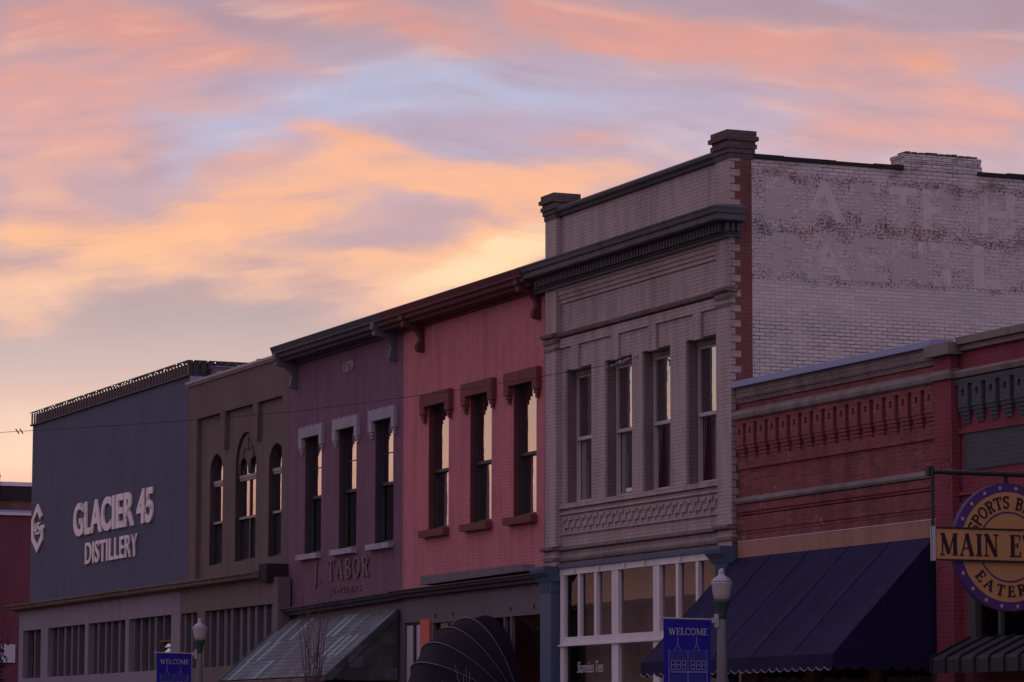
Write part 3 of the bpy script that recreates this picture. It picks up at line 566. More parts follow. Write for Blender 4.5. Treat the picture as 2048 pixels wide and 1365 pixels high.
def wall_letters(name, label, cat, body, box, y, thick, m, offset, kids='letter', spacing=1.0):
    t = thing(name, ((box[0]+box[1])/2, y, box[2]), label, cat)
    full = text_mesh(body, offset, 0, .1, spacing)[0]; X0, X1 = min(p[0] for p in full), max(p[0] for p in full)
    Y0, Y1 = min(p[1] for p in full), max(p[1] for p in full); kx = (box[1]-box[0])/(X1-X0); ky = (box[3]-box[2])/(Y1-Y0)
    for i, ch in enumerate(body):
        if ch == ' ': continue
        pre = max(p[0] for p in text_mesh(body[:i+1], offset, 0, .1, spacing)[0]); v, f = text_mesh(ch, offset, 0, .1)
        mx = max(p[0] for p in v); zs = [p[2] for p in v]
        mb = MB(); mb.v = [(box[0]+(p[0]-mx+pre-X0)*kx, y-thick*(p[2]-min(zs))/(max(zs)-min(zs)), box[2]+(p[1]-Y0)*ky) for p in v]; mb.f = f
        build(mb, kids, m, t)
    return t
wall_letters('wall_lettering', 'upper row of raised pale capital letters with number on slate blue wall', 'sign', 'GLACIER 45', (-95.5, -87.7, 7.58, 8.55), 26.985, .05, M['letter'], .028)
wall_letters('wall_lettering', 'lower row of smaller raised pale capitals on slate blue wall', 'sign', 'DISTILLERY', (-94.25, -89.1, 6.73, 7.36), 26.985, .04, M['letter'], .012, spacing=1.06)
em = thing('wall_emblem', (-99.5, 26.98, 7.33), 'pale pointed hexagon outline emblem with numerals at wall corner', 'sign')
hexo = [(-99.53, 8.82), (-99.0, 8.44), (-99.2, 8.33), (-99.51, 8.58), (-99.95, 8.33), (-99.92, 7.8), (-99.51, 7.56), (-99.12, 7.8), (-99.05, 7.98), (-99.15, 8.14), (-98.82, 8.15), (-98.77, 8.05), (-98.9, 7.97), (-98.91, 7.68), (-99.51, 7.33), (-100.14, 7.75), (-100.17, 8.35)]
build(MB().yprism(hexo, 26.94, 26.99), 'outline', M['letter'], em)
for ch, b in (('4', (-99.93, -99.58, 7.90, 8.24)), ('5', (-99.52, -99.18, 7.88, 8.25))):
    build(put_text(MB(), text_mesh(ch, .008), b, lambda u, v, d: (u, 26.985-.045*d, v)), 'numeral', M['letter'], em)

# ================================================================ B. brown stucco building with arched windows
B0, B1 = -84.75, -76.87
br = thing('stucco_building', (-80.8, 27, 0), 'brown stucco building with three arched windows in recessed panels', 'building', 'shop buildings along the street')
YR = 27.12
# outer band with one large recess, the field set back behind it
build(MB().wall(B0, B1, 5.6, 11.0, 27, .12, [(-84.05, -77.33, 5.87, 10.05)]), 'wall', M['brown'], br)
holes = [(-83.28, -82.22, 6.19, 9.04), (-81.20, -79.60, 6.19, 9.42), (-78.63, -77.50, 6.19, 8.95)]
fld = MB().wall(-84.05, -77.33, 5.87, 10.05, YR, .2, [h+(1,) for h in holes], sides=False)
for h, zs in zip(holes, (8.55, 8.60, 8.42)): fld.arch(h[0], h[1], zs, h[3], YR, .2)
build(shell(fld, B0+.004, B1-.004, 27.3, 50, 10.9), 'field', M['brown'], br)
roof_part(br, B0, B1, 27.3, 50, 10.6)
for a, b in ((-82.14, -81.76), (-79.57, -79.20)):
    build(MB().yprism([(a, 10.047), (a, 9.35), ((a+b)/2-.02, 9.12), (b-.04, 9.12), (b, 9.35), (b, 10.047)], 27.004, YR-.002), 'pendant', M['brown'], br)
build(MB().xprism([(27.3, 10.95), (26.96, 10.95), (26.93, 10.99), (26.93, 11.0), (26.90, 11.01), (26.90, 11.075), (27.3, 11.09)], B0-.05, B1), 'coping', M['brown_trim'], br)
cb = MB()
for i in range(5): cb.box(B0+.9+i*1.55, B0+1.05+i*1.55, 26.96, 27.2, 11.085, 11.125)
build(cb, 'coping_clip', M['brown_trim'], br)
def arched(h, zs, mid=False):
    a, b, z0, z1 = h; y = YR+.155; f = MB()
    f.box(a, a+.05, y-.02, y+.04, z0, z1).box(b-.05, b, y-.02, y+.04, z0, z1).box(a+.05, b-.05, y-.02, y+.04, z0, z0+.06)
    if mid: f.box((a+b)/2-.05, (a+b)/2+.05, y-.03, y+.04, z0+.06, zs+.35)
    w = build(f, 'window', M['darkframe'], br)
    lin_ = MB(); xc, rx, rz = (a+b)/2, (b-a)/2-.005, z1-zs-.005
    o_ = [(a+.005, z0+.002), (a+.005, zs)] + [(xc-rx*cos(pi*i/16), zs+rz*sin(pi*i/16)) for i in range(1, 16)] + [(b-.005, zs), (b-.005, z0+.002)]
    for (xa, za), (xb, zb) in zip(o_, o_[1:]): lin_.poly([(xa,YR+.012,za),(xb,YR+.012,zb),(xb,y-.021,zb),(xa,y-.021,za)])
    build(lin_, 'jamb', M['jambdark'], w, normals=False)  # lining added round the arch, its dark colour painted as reveal shade
    build(MB().box(a+.05, b-.05, y-.07, y+.03, 8.28, 8.36).box(a+.05, b-.05, y-.05, y+.03, 8.22, 8.278), 'transom', M['beigeframe'], w)
    build(MB().box(a+.05, b-.05, y-.06, y+.03, 7.25, 7.31), 'meeting_rail', M['beigeframe'], w)
    build(MB().poly([(a,y,7.31),(b,y,7.31),(b,y,8.22),(a,y,8.22)]), 'pane', M['win'], w)
    build(MB().poly([(a,y,8.36),(b,y,8.36),(b,y,z1+.02),(a,y,z1+.02)]), 'pane', M['win'], w)
    build(MB().poly([(a,y+.03,z0),(b,y+.03,z0),(b,y+.03,7.25),(a,y+.03,7.25)]), 'screen_panel', M['void'], w)
    return w
arched(holes[0], 8.55); w2 = arched(holes[1], 8.6, True); arched(holes[2], 8.42)
# carved head of the middle window: a plate with two small arches cut below and a floral relief
a, b = holes[1][:2]; mm = (a+b)/2; tp = MB()
for p, q in ((a, mm), (mm, b)):
    xc, rx = (p+q)/2, (q-p)/2-.03; pts = [(xc-rx*cos(pi*i/10), 8.38+.42*sin(pi*i/10)) for i in range(11)]
    pts = [(p, 8.38)]+pts+[(q, 8.38)]
    for (xa, za), (xb, zb) in zip(pts, pts[1:]): tp.poly([(xa,YR+.07,za),(xb,YR+.07,zb),(xb,YR+.07,9.44),(xa,YR+.07,9.44)]); tp.poly([(xa,YR+.07,za),(xa,YR+.12,za),(xb,YR+.12,zb),(xb,YR+.07,zb)])
rt = random.Random(2)
for i in range(9):
    t = pi*i/8; x, z = mm-.42*cos(t), 8.82+.28*sin(t); tp.box(x-.05, x+.05, YR+.03+.012*(i % 2), YR+.069, z-.06, z+.05)
tp.box(mm-.07, mm+.07, YR+.02, YR+.069, 9.0, 9.28)
build(tp, 'carved_head', M['brown'], w2)
sfb = [(-84.02, -82.67, 3), (-82.05, -76.78, 9)]
build(MB().wall(-84.095, -76.45, 0, 5.60, SF+.004, .32, [(a, b, 3.55, 4.97) for a, b, n in sfb]), 'storefront', M['brownpaint'], br)
for a, b, n in sfb: fins(br, a, b, 3.55, 4.97, SF+.004, n, .5, rr)
build(MB().xprism([(y, z-.005) for y, z in prof], -84.09, -77.35), 'cornice', M['rust'], br)
build(MB().box(-77.34, -76.75, 26.45, 27.0, 5.50, 5.93), 'cornice_block', M['void'], br)

# ================================================================ C. plum brick building
C0, C1 = -76.86, -69.25
pu = thing('brick_building', (-73, 27, 0), 'plum painted brick building with lavender lintels and grey bracketed cornice', 'building', 'shop buildings along the street')
pw = [(-75.64, -74.50), (-73.31, -72.14), (-70.96, -69.80)]
ph = [(a, b, 6.09, 8.93) for a, b in pw]
build(shell(MB().wall(C0, C1, 4.75, 11.0, 27, .14, ph), C0+.004, C1-.004, 27.14, 50, 10.9), 'wall', M['purple'], pu)
roof_part(pu, C0, C1, 27.14, 50, 10.6)
def cornice(parent, x0, x1, m, m2, z=11.1):
    pr = [(27.1, z-.42), (26.93, z-.42), (26.93, z-.36), (26.62, z-.35), (26.60, z-.30), (26.50, z-.27), (26.48, z-.20), (26.42, z-.17), (26.42, z-.13), (26.37, z-.02), (26.38, z), (27.1, z+.03)]
    return build(MB().xprism(pr, x0, x1), 'cornice', m, parent)
cornice(pu, C0+.38, C1+.02, M['darkcornice'], None); cornice_l = None
def scroll(parent, x0, w, m, zt=10.78, drop=.52, d0=26.46):
    """curved bracket: block at the front, concave sweep down to a foot on the wall"""
    pts = [(27.0, zt), (d0, zt), (d0, zt-.13), (d0+.10, zt-.14)]
    n = 9
    for i in range(n+1):
        t = pi/2*i/n; pts.append((d0+.10+(.30)*sin(t), zt-.14-(drop-.25)*(1-cos(t))))
    pts += [(26.83, zt-drop), (26.83, zt-drop-.10), (26.90, zt-drop-.15), (27.0, zt-drop-.15)]
    o = build(MB().xprism(pts, x0, x0+w).box(x0-.02, x0+w+.02, d0-.05, d0+.16, zt+.002, zt+.16), 'bracket', m, parent); return o
scroll(pu, C0+.06+.42, .15, M['bracket']); scroll(pu, -69.78, .15, M['bracket'])
for i, (a, b) in enumerate(pw):
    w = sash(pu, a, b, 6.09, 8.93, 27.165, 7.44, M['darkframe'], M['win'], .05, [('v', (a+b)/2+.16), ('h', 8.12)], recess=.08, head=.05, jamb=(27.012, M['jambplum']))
    ln = MB()
    n = 15
    for k in range(n):           # soldier bricks with ragged top
        xa = a-.24+(b-a+.48)*k/n; xb = a-.24+(b-a+.48)*(k+1)/n
        ln.box(xa+.007, xb-.007, 26.90, 26.995, 8.86, 9.10+.012*((k*7+i) % 3))
    for s, xa, xb in ((0, a-.24, a-.03), (1, b+.03, b+.24)):
        ln.box(xa, xb, 26.905, 26.995, 8.62, 8.857); c0 = (xa+xb)/2
        ln.box(c0-.075, c0+.075, 26.925, 26.995, 8.555, 8.617); ln.box(c0-.045, c0+.045, 26.945, 26.995, 8.48, 8.552)
    ln.box(a-.235, b+.235, 26.925, 26.996, 8.865, 9.09); build(ln, 'lintel', M['lintelgrey'], w); build(MB().box(a-.25, b+.04, 26.86, 27.1, 5.96, 6.085), 'sill', M['lintelgrey'], w)
y79 = thing('year_numerals', (-72.7, 26.98, 10.2), 'small pale year numerals high on the plum brick wall', 'sign')
plain_letters('numeral', M['lintelgrey'], y79, '1879', (-73.0, -72.38, 10.16, 10.41), lambda u, v, d: (u, 26.995-.02*d, v), .02)
jt = thing('wall_lettering', (-73, 26.98, 5.1), 'thin bronze serif shop lettering in two lines on plum brick wall', 'sign')
serif_letters('letter', M['bronze'], jt, 'J. TABOR', (-74.85, -71.25, 5.40, 5.86), lambda u, v, d: (u, 26.99-.035*(1-d), v), .13, .05, .09, .24)
plain_letters('letter', M['bronze'], jt, 'JEWELERS', (-73.85, -71.75, 5.06, 5.23), lambda u, v, d: (u, 26.99-.02*d, v), .004, 0, 1.25)
# shop cornice, rising slightly to the right as the street does
def shop_cornice(parent, x0, x1, za, zb, m, d=.32):
    pr = [(27.05, -.14), (27-d*.45, -.14), (27-d*.5, -.08), (27-d*.8, -.06), (27-d*.85, -.02), (27-d, 0.0), (27-d, .02), (27.05, .06)]
    return build(MB().prism(pr, lambda y, z: (x0, y, z+za), lambda y, z: (x1, y, z+zb)), 'shop_cornice', m, parent)
shop_cornice(pu, C0-.3, C1, 4.80, 4.93, M['darkcornice'])
build(MB().wall(C0, C1, 0, 4.746, 27.02, .1, [(C0+.5, C1-.5, .7, 3.6)]), 'storefront', M['greyp'], pu)
build(MB().poly([(C0+.5,27.1,.7),(C1-.5,27.1,.7),(C1-.5,27.1,3.6),(C0+.5,27.1,3.6)]), 'shop_window', M['shopglass'], pu)

# copper shingled shed awning
ga = thing('shingled_awning', (-73, 27, 4.6), 'sloping awning of streaky copper green shingles below the plum brick wall', 'awning')
gx0, gx1 = -76.75, -69.4
sh = MB()
rows = 16
for i in range(rows):     # overlapping courses, each lapping the one below by a small step
    f0, f1 = i/rows, (i+1)/rows
    ya, za = 26.96+(25.30-26.96)*f0, 4.58+(3.12-4.58)*f0; yb, zb = 26.96+(25.30-26.96)*f1, 4.58+(3.12-4.58)*f1
    sh.poly([(gx0,ya,za),(gx1,ya,za),(gx1,yb-.004,zb+.006),(gx0,yb-.004,zb+.006)]); sh.poly([(gx0,yb-.004,zb+.006),(gx1,yb-.004,zb+.006),(gx1,yb,zb-.004),(gx0,yb,zb-.004)])
build(sh, 'roof_slope', M['copper'], ga, normals=False)
for x in (gx0, gx1):
    build(MB().xprism([(26.96, 4.60), (25.27, 3.13), (25.27, 3.02), (25.42, 3.02), (26.96, 4.42)], x-.05, x+.05), 'edge_board', M['shingle'], ga)
    build(MB().xprism([(26.96, 4.43), (25.44, 3.05), (25.8, 3.02), (26.96, 3.02)], x-.025, x+.025), 'side_panel', M['shingle'], ga)
build(MB().box(gx0+.05, gx1-.05, 25.27, 25.32, 3.0, 3.095), 'fascia', M['rust'], ga)

# ================================================================ D. rose brick building
D0, D1 = -69.24, -61.47
pi_ = thing('brick_building', (-65.3, 27, 0), 'rose pink painted brick building with maroon lintels and maroon cornice', 'building', 'shop buildings along the street')
kw = [(-67.72, -66.56), (-65.37, -64.20), (-63.05, -61.88)]
build(shell(MB().wall(D0, D1, 4.90, 11.0, 27, .14, [(a, b, 6.22, 8.95) for a, b in kw]), D0+.004, D1-.004, 27.14, 50, 10.9), 'wall', M['pinkb'], pi_)
roof_part(pi_, D0, D1, 27.14, 50, 10.6)
cornice(pi_, D0+.02, D1+.1, M['maroon'], None, 11.1); scroll(pi_, -68.15, .17, M['maroon'], 10.80, .52, 26.5); scroll(pi_, -61.8, .16, M['maroon'], 10.80, .52, 26.5)
for i, (a, b) in enumerate(kw):
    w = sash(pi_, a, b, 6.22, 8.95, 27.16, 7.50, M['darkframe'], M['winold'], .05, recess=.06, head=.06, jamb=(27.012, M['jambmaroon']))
    ln = MB().box(a-.26, b+.26, 26.88, 26.995, 8.90, 9.17)
    for xa, xb in ((a-.26, a-.02), (b+.02, b+.26)):
        ln.box(xa, xb, 26.883, 26.995, 8.72, 8.897); c0 = (xa+xb)/2; ln.box(c0-.08, c0+.08, 26.91, 26.995, 8.64, 8.717); ln.box(c0-.045, c0+.045, 26.93, 26.995, 8.55, 8.637)
    build(ln, 'lintel', M['lintelred'], w); build(MB().box(a-.2, b+.06, 26.84, 27.1, 6.06, 6.215), 'sill', M['lintelred'], w)
    drape(w, a+.30, b-.05, 6.3, 7.46, 27.25, M['curtain'], .012)
shop_cornice(pi_, D0+.003, D1+.1, 4.95, 4.99, M['darkcornice'])
build(MB().yprism([(-67.5, 5.03), (-61.9, 5.08), (-62.0, 5.22), (-67.5, 5.22)], 26.74, 26.997), 'sign_box', M['greyboard'], pi_)
build(MB().wall(D0, D1, 0, 4.896, 27.0, .12, [(-69.1, -68.08, .2, 4.27), (-67.5, -61.5, .9, 4.30)]), 'storefront', M['greyp'], pi_)
build(MB().box(-68.06, -67.53, 26.96, 27.029, 0, 4.31), 'pilaster', M['orangep'], pi_)
dr = build(MB().box(-69.1, -68.08, 27.05, 27.12, 4.22, 4.268).box(-69.1, -69.06, 27.05, 27.12, .2, 4.22), 'entrance_door', M['darkframe'], pi_)
build(MB().box(-69.04, -68.70, 27.04, 27.10, .25, 4.21).box(-68.46, -68.09, 27.04, 27.10, .25, 4.21), 'door_panel', M['whitewood'], dr)
build(MB().box(-68.69, -68.47, 27.06, 27.10, .25, 4.21), 'door_gap', M['void'], dr)
dw = MB()
for x in (-67.48, -65.4, -63.55, -63.2, -61.55): dw.box(x, x+.07, 27.0, 27.08, .9, 4.28)
dw.box(-67.5, -61.5, 26.99, 27.085, 4.22, 4.32)
dwo = build(dw, 'shop_window', M['greyp'], pi_); build(MB().poly([(-67.4,27.09,.9),(-61.5,27.09,.9),(-61.5,27.09,4.24),(-67.4,27.09,4.24)]), 'pane', M['shopglass'], dwo)
clips = MB()
for x in (-67.3, -66.3, -63.2, -62.0): clips.box(x, x+.05, 26.98, 27.029, 4.335, 4.42)
build(clips, 'hook', M['iron'], pi_)
# black hooded dome awning
da = thing('dome_awning', (-64.45, 27, 2.3), 'black canvas dome awning with pale piped ribs under the rose brick wall', 'awning')
xc, aa, dd, hh, zb = -64.5, 2.0, 1.62, 1.99, 2.3
def dome(th, ph): return (xc-aa*cos(ph), 26.97-dd*sin(ph)*cos(th), zb+hh*sin(ph)*sin(th))
cv = MB(); NT_, NP = 24, 28
for i in range(NT_):
    for j in range(NP):
        q = []
        for p_, s_ in ((i, j), (i, j+1), (i+1, j+1), (i+1, j)):
            th = pi/2*p_/NT_; ph = pi*s_/NP
            k = 1-.022*abs(sin(pi*(p_ % 4)/4)) if p_ % 4 else 1.0        # cloth sags between ribs
            x, y, z = dome(th, ph); q.append((x, 26.97-(26.97-y)*k, zb+(z-zb)*k))
        cv.poly(q)
vs = 16
for j in range(NP):
    p, q = dome(0, pi*j/NP), dome(0, pi*(j+1)/NP); cv.poly([p, q, (q[0], q[1], q[2]-.22), (p[0], p[1], p[2]-.22)])
cvo = build(cv, 'canvas', M['black'], da, normals=False)
for o in cvo.data.polygons: o.use_smooth = True
for i in range(0, NT_, 4):
    build(MB().tube([Vector(dome(pi/2*i/NT_, pi*j/32))*1+Vector((0, -.012, .008)) for j in range(33)], .016, n=6), 'rib', M['piping'], da, smooth=True)

# ================================================================ E. tan brick building
E0, E1 = -61.46, -53.0
YP = 26.87      # piers
ta = thing('brick_building', (-57.2, 27, 0), 'tall tan brick building with brick piers and worn white side wall', 'building', 'shop buildings along the street')
tw = [(-60.45, -59.22), (-58.60, -57.38), (-56.94, -55.72), (-55.06, -53.84)]
build(MB().wall(-60.70, -53.52, 5.10, 12.06, 27, .22, [(a, b, 6.33, 8.97) for a, b in tw], sides=False), 'wall', M['tan'], ta)
for x0, x1 in ((E0+.31, -60.62), (-53.55, E1)):
    build(MB().box(x0, x1, YP, 27.3 if x1 == E1 else 27.28, 5.12, 12.02), 'pier', M['tan'], ta)
    cp = MB(); w = .06
    for k, (o, za, zb_) in enumerate(((.02, 12.02, 12.12), (.045, 12.12, 12.21), (.075, 12.21, 12.29), (.05, 12.29, 12.35), (.105, 12.35, 12.43), (.07, 12.43, 12.53))):
        cp.box(x0-o, x1+o*.6, YP-o, 27.32+o, za+.001*k, zb_)
    build(cp, 'chimney_cap', M['soot'], ta)
# toothed corner: light headers lapping into bare orange brick on the side face
zq = 5.2; tq = MB(); k = 0
while zq < 12.0:
    d = .20 if k % 2 == 0 else .09
    if not 10.55 < zq < 11.05: tq.box(E1+.001, E1+.006, YP+.001, YP+d, zq+.004, zq+.064*1.9)
    zq += .0677*2; k += 1
build(tq, 'corner_bricks', M['tan'], ta)
build(MB().box(E1-.02, E1+.003, YP+.003, 27.303, 5.1, 12.02), 'corner_strip', M['orangebrick'], ta)
sw = MB().poly([(E1+.001,27.30,0),(E1,50,0),(E1,50,12.06),(E1+.001,27.30,12.06)]).poly([(E1+.001,27.30,12.06),(E1,50,12.06),(E1-.3,50,12.06),(E1-.3,27.30,12.06)])
side = build(sw, 'side_wall', M['white'], ta)
build(shell(MB(), E0+.31, E1-.05, 27.25, 50, 11.4), 'inner_shell', M['interior'], ta); roof_part(ta, E0+.3, E1-.1, 27.2, 50, 11.3)
tr = MB(); y = 27.34; rr2 = random.Random(11)
while y < 40:
    ln = rr2.uniform(.35, .9)
    if not 30.2 < y < 31.95:
        tr.box(E1-.34, E1+.03+rr2.uniform(0, .02), y, min(y+ln, 30.39) if y < 30.3 else y+ln, 12.045, 12.10+rr2.uniform(0, .03))
    else: ln = .1
    y += ln
lo = MB(); hi = MB()
for q in tr.f: (lo if tr.v[q[0]][1] < 30.6 else hi).poly([tr.v[i] for i in q])
build(lo, 'tar_coping', M['tar'], ta); build(hi, 'tar_coping', M['tar'], ta)
ch = MB(); 
for k in range(5):
    o = (.0, .04, .04, .01, .03)[k]; ch.box(E1-.5, E1+.004+.012*(k % 2), 30.44-o, 32.02+o, 12.0+k*.072, 12.066+k*.072)
build(ch, 'side_chimney', M['white'], ta)
tb = MB()
for k in range(11): tb.box(E1-.3, E1+.01, 30.46+k*.14, 30.57+k*.14+rr2.uniform(-.02, .02), 12.361, 12.385+rr2.uniform(0, .02))
build(tb, 'chimney_top', M['soot'], ta)
# ghost sign: two rows of faded block capitals, thicker paint that has kept its cover
gh = MB()
for chs, cols, za, zb_ in (('BATTPH', [(27.58, 28.26), (28.36, 29.2), (29.3, 29.9), (30.1, 30.68), (30.8, 31.42), (31.98, 32.75)], 10.99, 11.72),
                           ('PAEHTL', [(27.72, 28.33), (28.4, 29.3), (29.38, 30.05), (30.15, 30.86), (30.95, 31.62), (31.85, 32.5)], 9.95, 10.74)):
    for c_, (ya, yb) in zip(chs, cols):
        put_text(gh, text_mesh(c_, .03), (ya, yb, za, zb_), lambda u, v, d: (E1+.0005+.0035*d, u, v))
build(gh, 'faded_lettering', M['ghost'], ta)
# parapet coping, cornice with dentils
build(MB().xprism([(27.3, 12.06), (26.93, 12.06), (26.91, 12.11), (26.86, 12.15), (26.85, 12.20), (26.88, 12.24), (27.3, 12.25)], -60.60, -53.56), 'parapet_coping', M['darkcornice'], ta)
def wrap(mb, prof, x0, xc, y0, yend, k=.65):
    """profile (projection, height) run along the front and returned round the right-hand corner"""
    n = len(prof); b0 = len(mb.v)
    for d, z in prof: mb.v += [(x0, y0-d, z), (xc+d*k, y0-d, z), (xc+d*k, yend, z)]
    for i in range(n-1):
        for j in (0, 1): p = b0+3*i+j; mb.f.append([p, p+1, p+4, p+3])
    for j in (0, 2): mb.f.append([b0+3*i+j for i in range(n)] + ([] if j else []))
    return mb
cz = [(-.12, 10.60), (.07, 10.60), (.07, 10.66), (.11, 10.66), (.11, 10.86), (.37, 10.86), (.39, 10.88), (.39, 10.97), (.43, 10.99), (.45, 11.06), (.47, 11.08), (.47, 11.11), (.0, 11.20), (-.12, 11.20)]
build(wrap(MB(), cz, -61.55, E1, YP, 27.06), 'cornice', M['bluecornice'], ta)
dt = MB(); x = -61.2
while x < -52.95: dt.box(x, x+.075, 26.66, 26.758, 10.69, 10.85); x += .125
for k in range(3): dt.box(E1+.075, E1+.14, 26.72+k*.11, 26.785+k*.11, 10.69, 10.85)
build(dt, 'dentil_band', M['darkcornice'], ta)
# corbelled courses, ledges, keystones
cr = MB()
for k, z in enumerate((10.54, 10.46, 10.38, 10.30)): cr.box(-60.61, -53.56, 27-.028*(4-k)-.012, 26.998, z+.004, z+.08-.002 if k else 10.64)
cr.box(-60.61, -53.56, 26.95, 26.998, 9.42, 9.60)
for a, b in tw: c0 = (a+b)/2-.06; cr.box(c0-.16, c0+.17, 26.945, 26.998, 8.93, 9.418)
cr.box(-60.61, -53.56, 26.93, 26.998, 6.23, 6.325).box(-60.61, -53.56, 26.95, 26.998, 6.12, 6.16).box(-60.61, -53.56, 26.955, 26.998, 5.72, 5.77)
build(cr, 'corbel_course', M['tan'], ta)
build(MB().xprism([(27, 9.62), (26.90, 9.64), (26.88, 9.68), (26.88, 9.71), (27, 9.75)], -60.61, -53.56), 'ledge', M['tandirt'], ta)
build(MB().xprism([(27, 5.40), (26.91, 5.42), (26.91, 5.46), (27, 5.50)], -60.61, -53.56), 'ledge', M['tandirt'], ta)
build(MB().box(-60.61, -53.56, 26.93, 26.998, 5.20, 5.26), 'ledge', M['tandirt'], ta)
for x0, x1 in ((E0+.27, -60.58), (-53.6, E1+.04)):
    for za in (9.62, 5.40): build(MB().xprism([(27, za), (YP-.08, za+.02), (YP-.10, za+.05), (YP-.10, za+.09), (27, za+.13)], x0, x1), 'pier_ledge', M['tandirt'], ta)
    for q in ((.02, .04, 9.52, 9.60), (.03, .025, 9.38, 9.44), (.02, .04, 5.22, 5.28)): build(MB().box(x0+q[0], x1-q[0], YP-q[1], 26.99, q[2], q[3]), 'pier_band', M['tandirt'], ta)
fr = MB()
nu = 24
for row, z in enumerate((6.06, 5.91)):
    for k in range(nu):
        x = -60.56+k*(6.98/nu)+row*.10
        if x > -53.75: continue
        fr.box(x, x+.20, 26.968, 26.998, z-.06, z).box(x-.02, x+.05, 26.966, 26.998, z-.125, z-.062)
build(fr, 'fret_band', M['tan'], ta)
for i, (a, b) in enumerate(tw):
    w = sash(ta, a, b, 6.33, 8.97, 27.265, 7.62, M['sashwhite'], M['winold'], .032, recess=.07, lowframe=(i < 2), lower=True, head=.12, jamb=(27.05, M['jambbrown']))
    build(MB().box(a-.02, b+.02, 26.95, 27.2, 6.27, 6.328), 'sill', M['tandirt'], w)
    if i < 2: drape(w, a+.12, b-.05, 6.42, 7.56, 27.34, M['fin'])
    else: drape(w, a+.06, a+.36, 6.42, 7.56, 27.33, M['redcurtain']); drape(w, a+.42, b-.03, 6.42, 7.56, 27.36, M['curtain'])
build(MB().box(-57.9, -57.45, 27.12, 27.26, 6.40, 6.47), 'window_ledge', M['whiteframe'], ta)
# shop front: white grid of panes between blue pilasters
zf = 5.06
build(MB().box(-60.62, -53.55, 26.90, 26.998, zf+.002, 5.14), 'fascia', M['bluep'], ta)
sfm = MB()
for a, b in ((-60.62, -60.44), (-59.78, -59.68), (-59.02, -58.90), (-58.22, -57.93), (-56.40, -56.13), (-55.44, -55.34), (-54.62, -54.52), (-53.68, -53.56)):
    sfm.box(a, b, 26.96, 27.04, 3.72, 4.93)
sfm.box(-60.62, -53.56, 26.95, 27.045, 4.93, 5.06).box(-60.62, -53.56, 26.955, 27.05, 3.58, 3.72).box(-60.62, -53.56, 26.91, 26.99, 3.545, 3.578)
for a, b in ((-60.62, -60.44), (-58.22, -57.93), (-56.40, -56.13), (-53.68, -53.56)): sfm.box(a, b, 26.96, 27.04, .6, 3.58)
sfm.box(-57.93, -56.40, 26.962, 27.038, 2.55, 2.68)
for x in (-59.9, -58.75, -57.6, -56.7, -55.2): sfm.box(x, x+.03, 26.90, 26.949, 4.96, 5.04)
shop = build(sfm, 'shop_window', M['whiteframe'], ta)
for a, b, z0, z1 in ((-60.44, -59.78, 3.72, 4.93), (-59.68, -59.02, 3.72, 4.93), (-58.90, -58.22, 3.72, 4.93), (-57.93, -56.40, 3.72, 4.93), (-56.13, -55.44, 3.72, 4.93), (-55.34, -54.62, 3.72, 4.93), (-54.52, -53.68, 3.72, 4.93),
                     (-60.44, -58.22, .7, 3.58), (-57.93, -56.40, 2.68, 3.58), (-56.13, -53.68, .7, 3.58)):
    build(MB().poly([(a,27.02,z0),(b,27.02,z0),(b,27.02,z1),(a,27.02,z1)]), 'pane', M['shopglass'], shop)
build(MB().poly([(-60.6,27.5,.2),(-53.6,27.5,.2),(-53.6,27.5,5.05),(-60.6,27.5,5.05)]), 'shop_backdrop', mat('brown_shop_interior', (.22, .165, .155), .9, .35, .6), ta)
nl = thing('window_lettering', (-59.3, 27.0, 2.95), 'white handwritten style shop name across the lower shop pane', 'sign')
plain_letters('letter', M['clearneon'], nl, 'Shameless Tees', (-59.92, -58.72, 3.02, 3.24), lambda u, v, d: (u, 27.015-.006*d, v), -.012, .35)
for x0, x1 in ((-61.35, -60.66), (-53.62, -52.98)):
    p = MB().box(x0+.12, x1-.04, 26.80, 27.0, 0, 4.62)
    for k in range(5): p.box(x0+.14+k*.09, x0+.19+k*.09, 26.775, 26.799, 4.64, 4.80)
    p.box(x0+.10, x1-.02, 26.78, 27.0, 4.622, 4.638).box(x0+.11, x1-.03, 26.80, 27.0, 4.64, 4.82)
    p.xprism([(27, 4.821), (26.78, 4.821), (26.74, 4.90), (26.64, 4.99), (26.62, 5.06), (26.62, 5.118), (27, 5.118)], x0, x1+.02)
    build(p, 'pilaster', M['bluep'], ta)

# ================================================================ F. red brick building
rd = thing('brick_building', (-45, 27, 0), 'low red brick building with rows of brick corbels and navy awning', 'building', 'shop buildings along the street')
F0, F1, G1 = -52.97, -46.12, -33.0
def band(mb, x0, x1, y, z0, z1): return mb.box(x0, x1, y, 26.999, z0, z1)
build(shell(MB().wall(F0, -45.4, 4.9, 7.90, 27, .2), F0+.004, G1, 27.2, 50, 7.85), 'wall', M['redb'], rd)
build(MB().wall(-45.5, G1, 0, 7.88, 27.01, .2, [(-45.15, -42.6, 3.05, 4.35)]), 'painted_wall', M['redp'], rd)
roof_part(rd, F0, G1, 27.2, 50, 7.6)
build(MB().box(-45.93, -45.40, 26.85, 27.2, 0, 7.70), 'pier', M['redp'], rd)
bd = MB(); band(bd, F0+.05, -45.935, 26.93, 7.70, 7.885); band(bd, F0+.05, -45.935, 26.96, 7.62, 7.698)
build(bd, 'brick_course', M['tandirt'], rd)
b2 = MB(); band(b2, F0+.05, -45.935, 26.955, 6.45, 6.62)
for z0, z1, d in ((5.64, 5.69, .05), (5.69, 5.825, .075), (5.36, 5.62, .06), (5.30, 5.355, .045), (5.19, 5.295, .065)): band(b2, F0+.05, -45.935, 27-d, z0+.002, z1-.002)
build(b2, 'brick_course', M['redb'], rd)
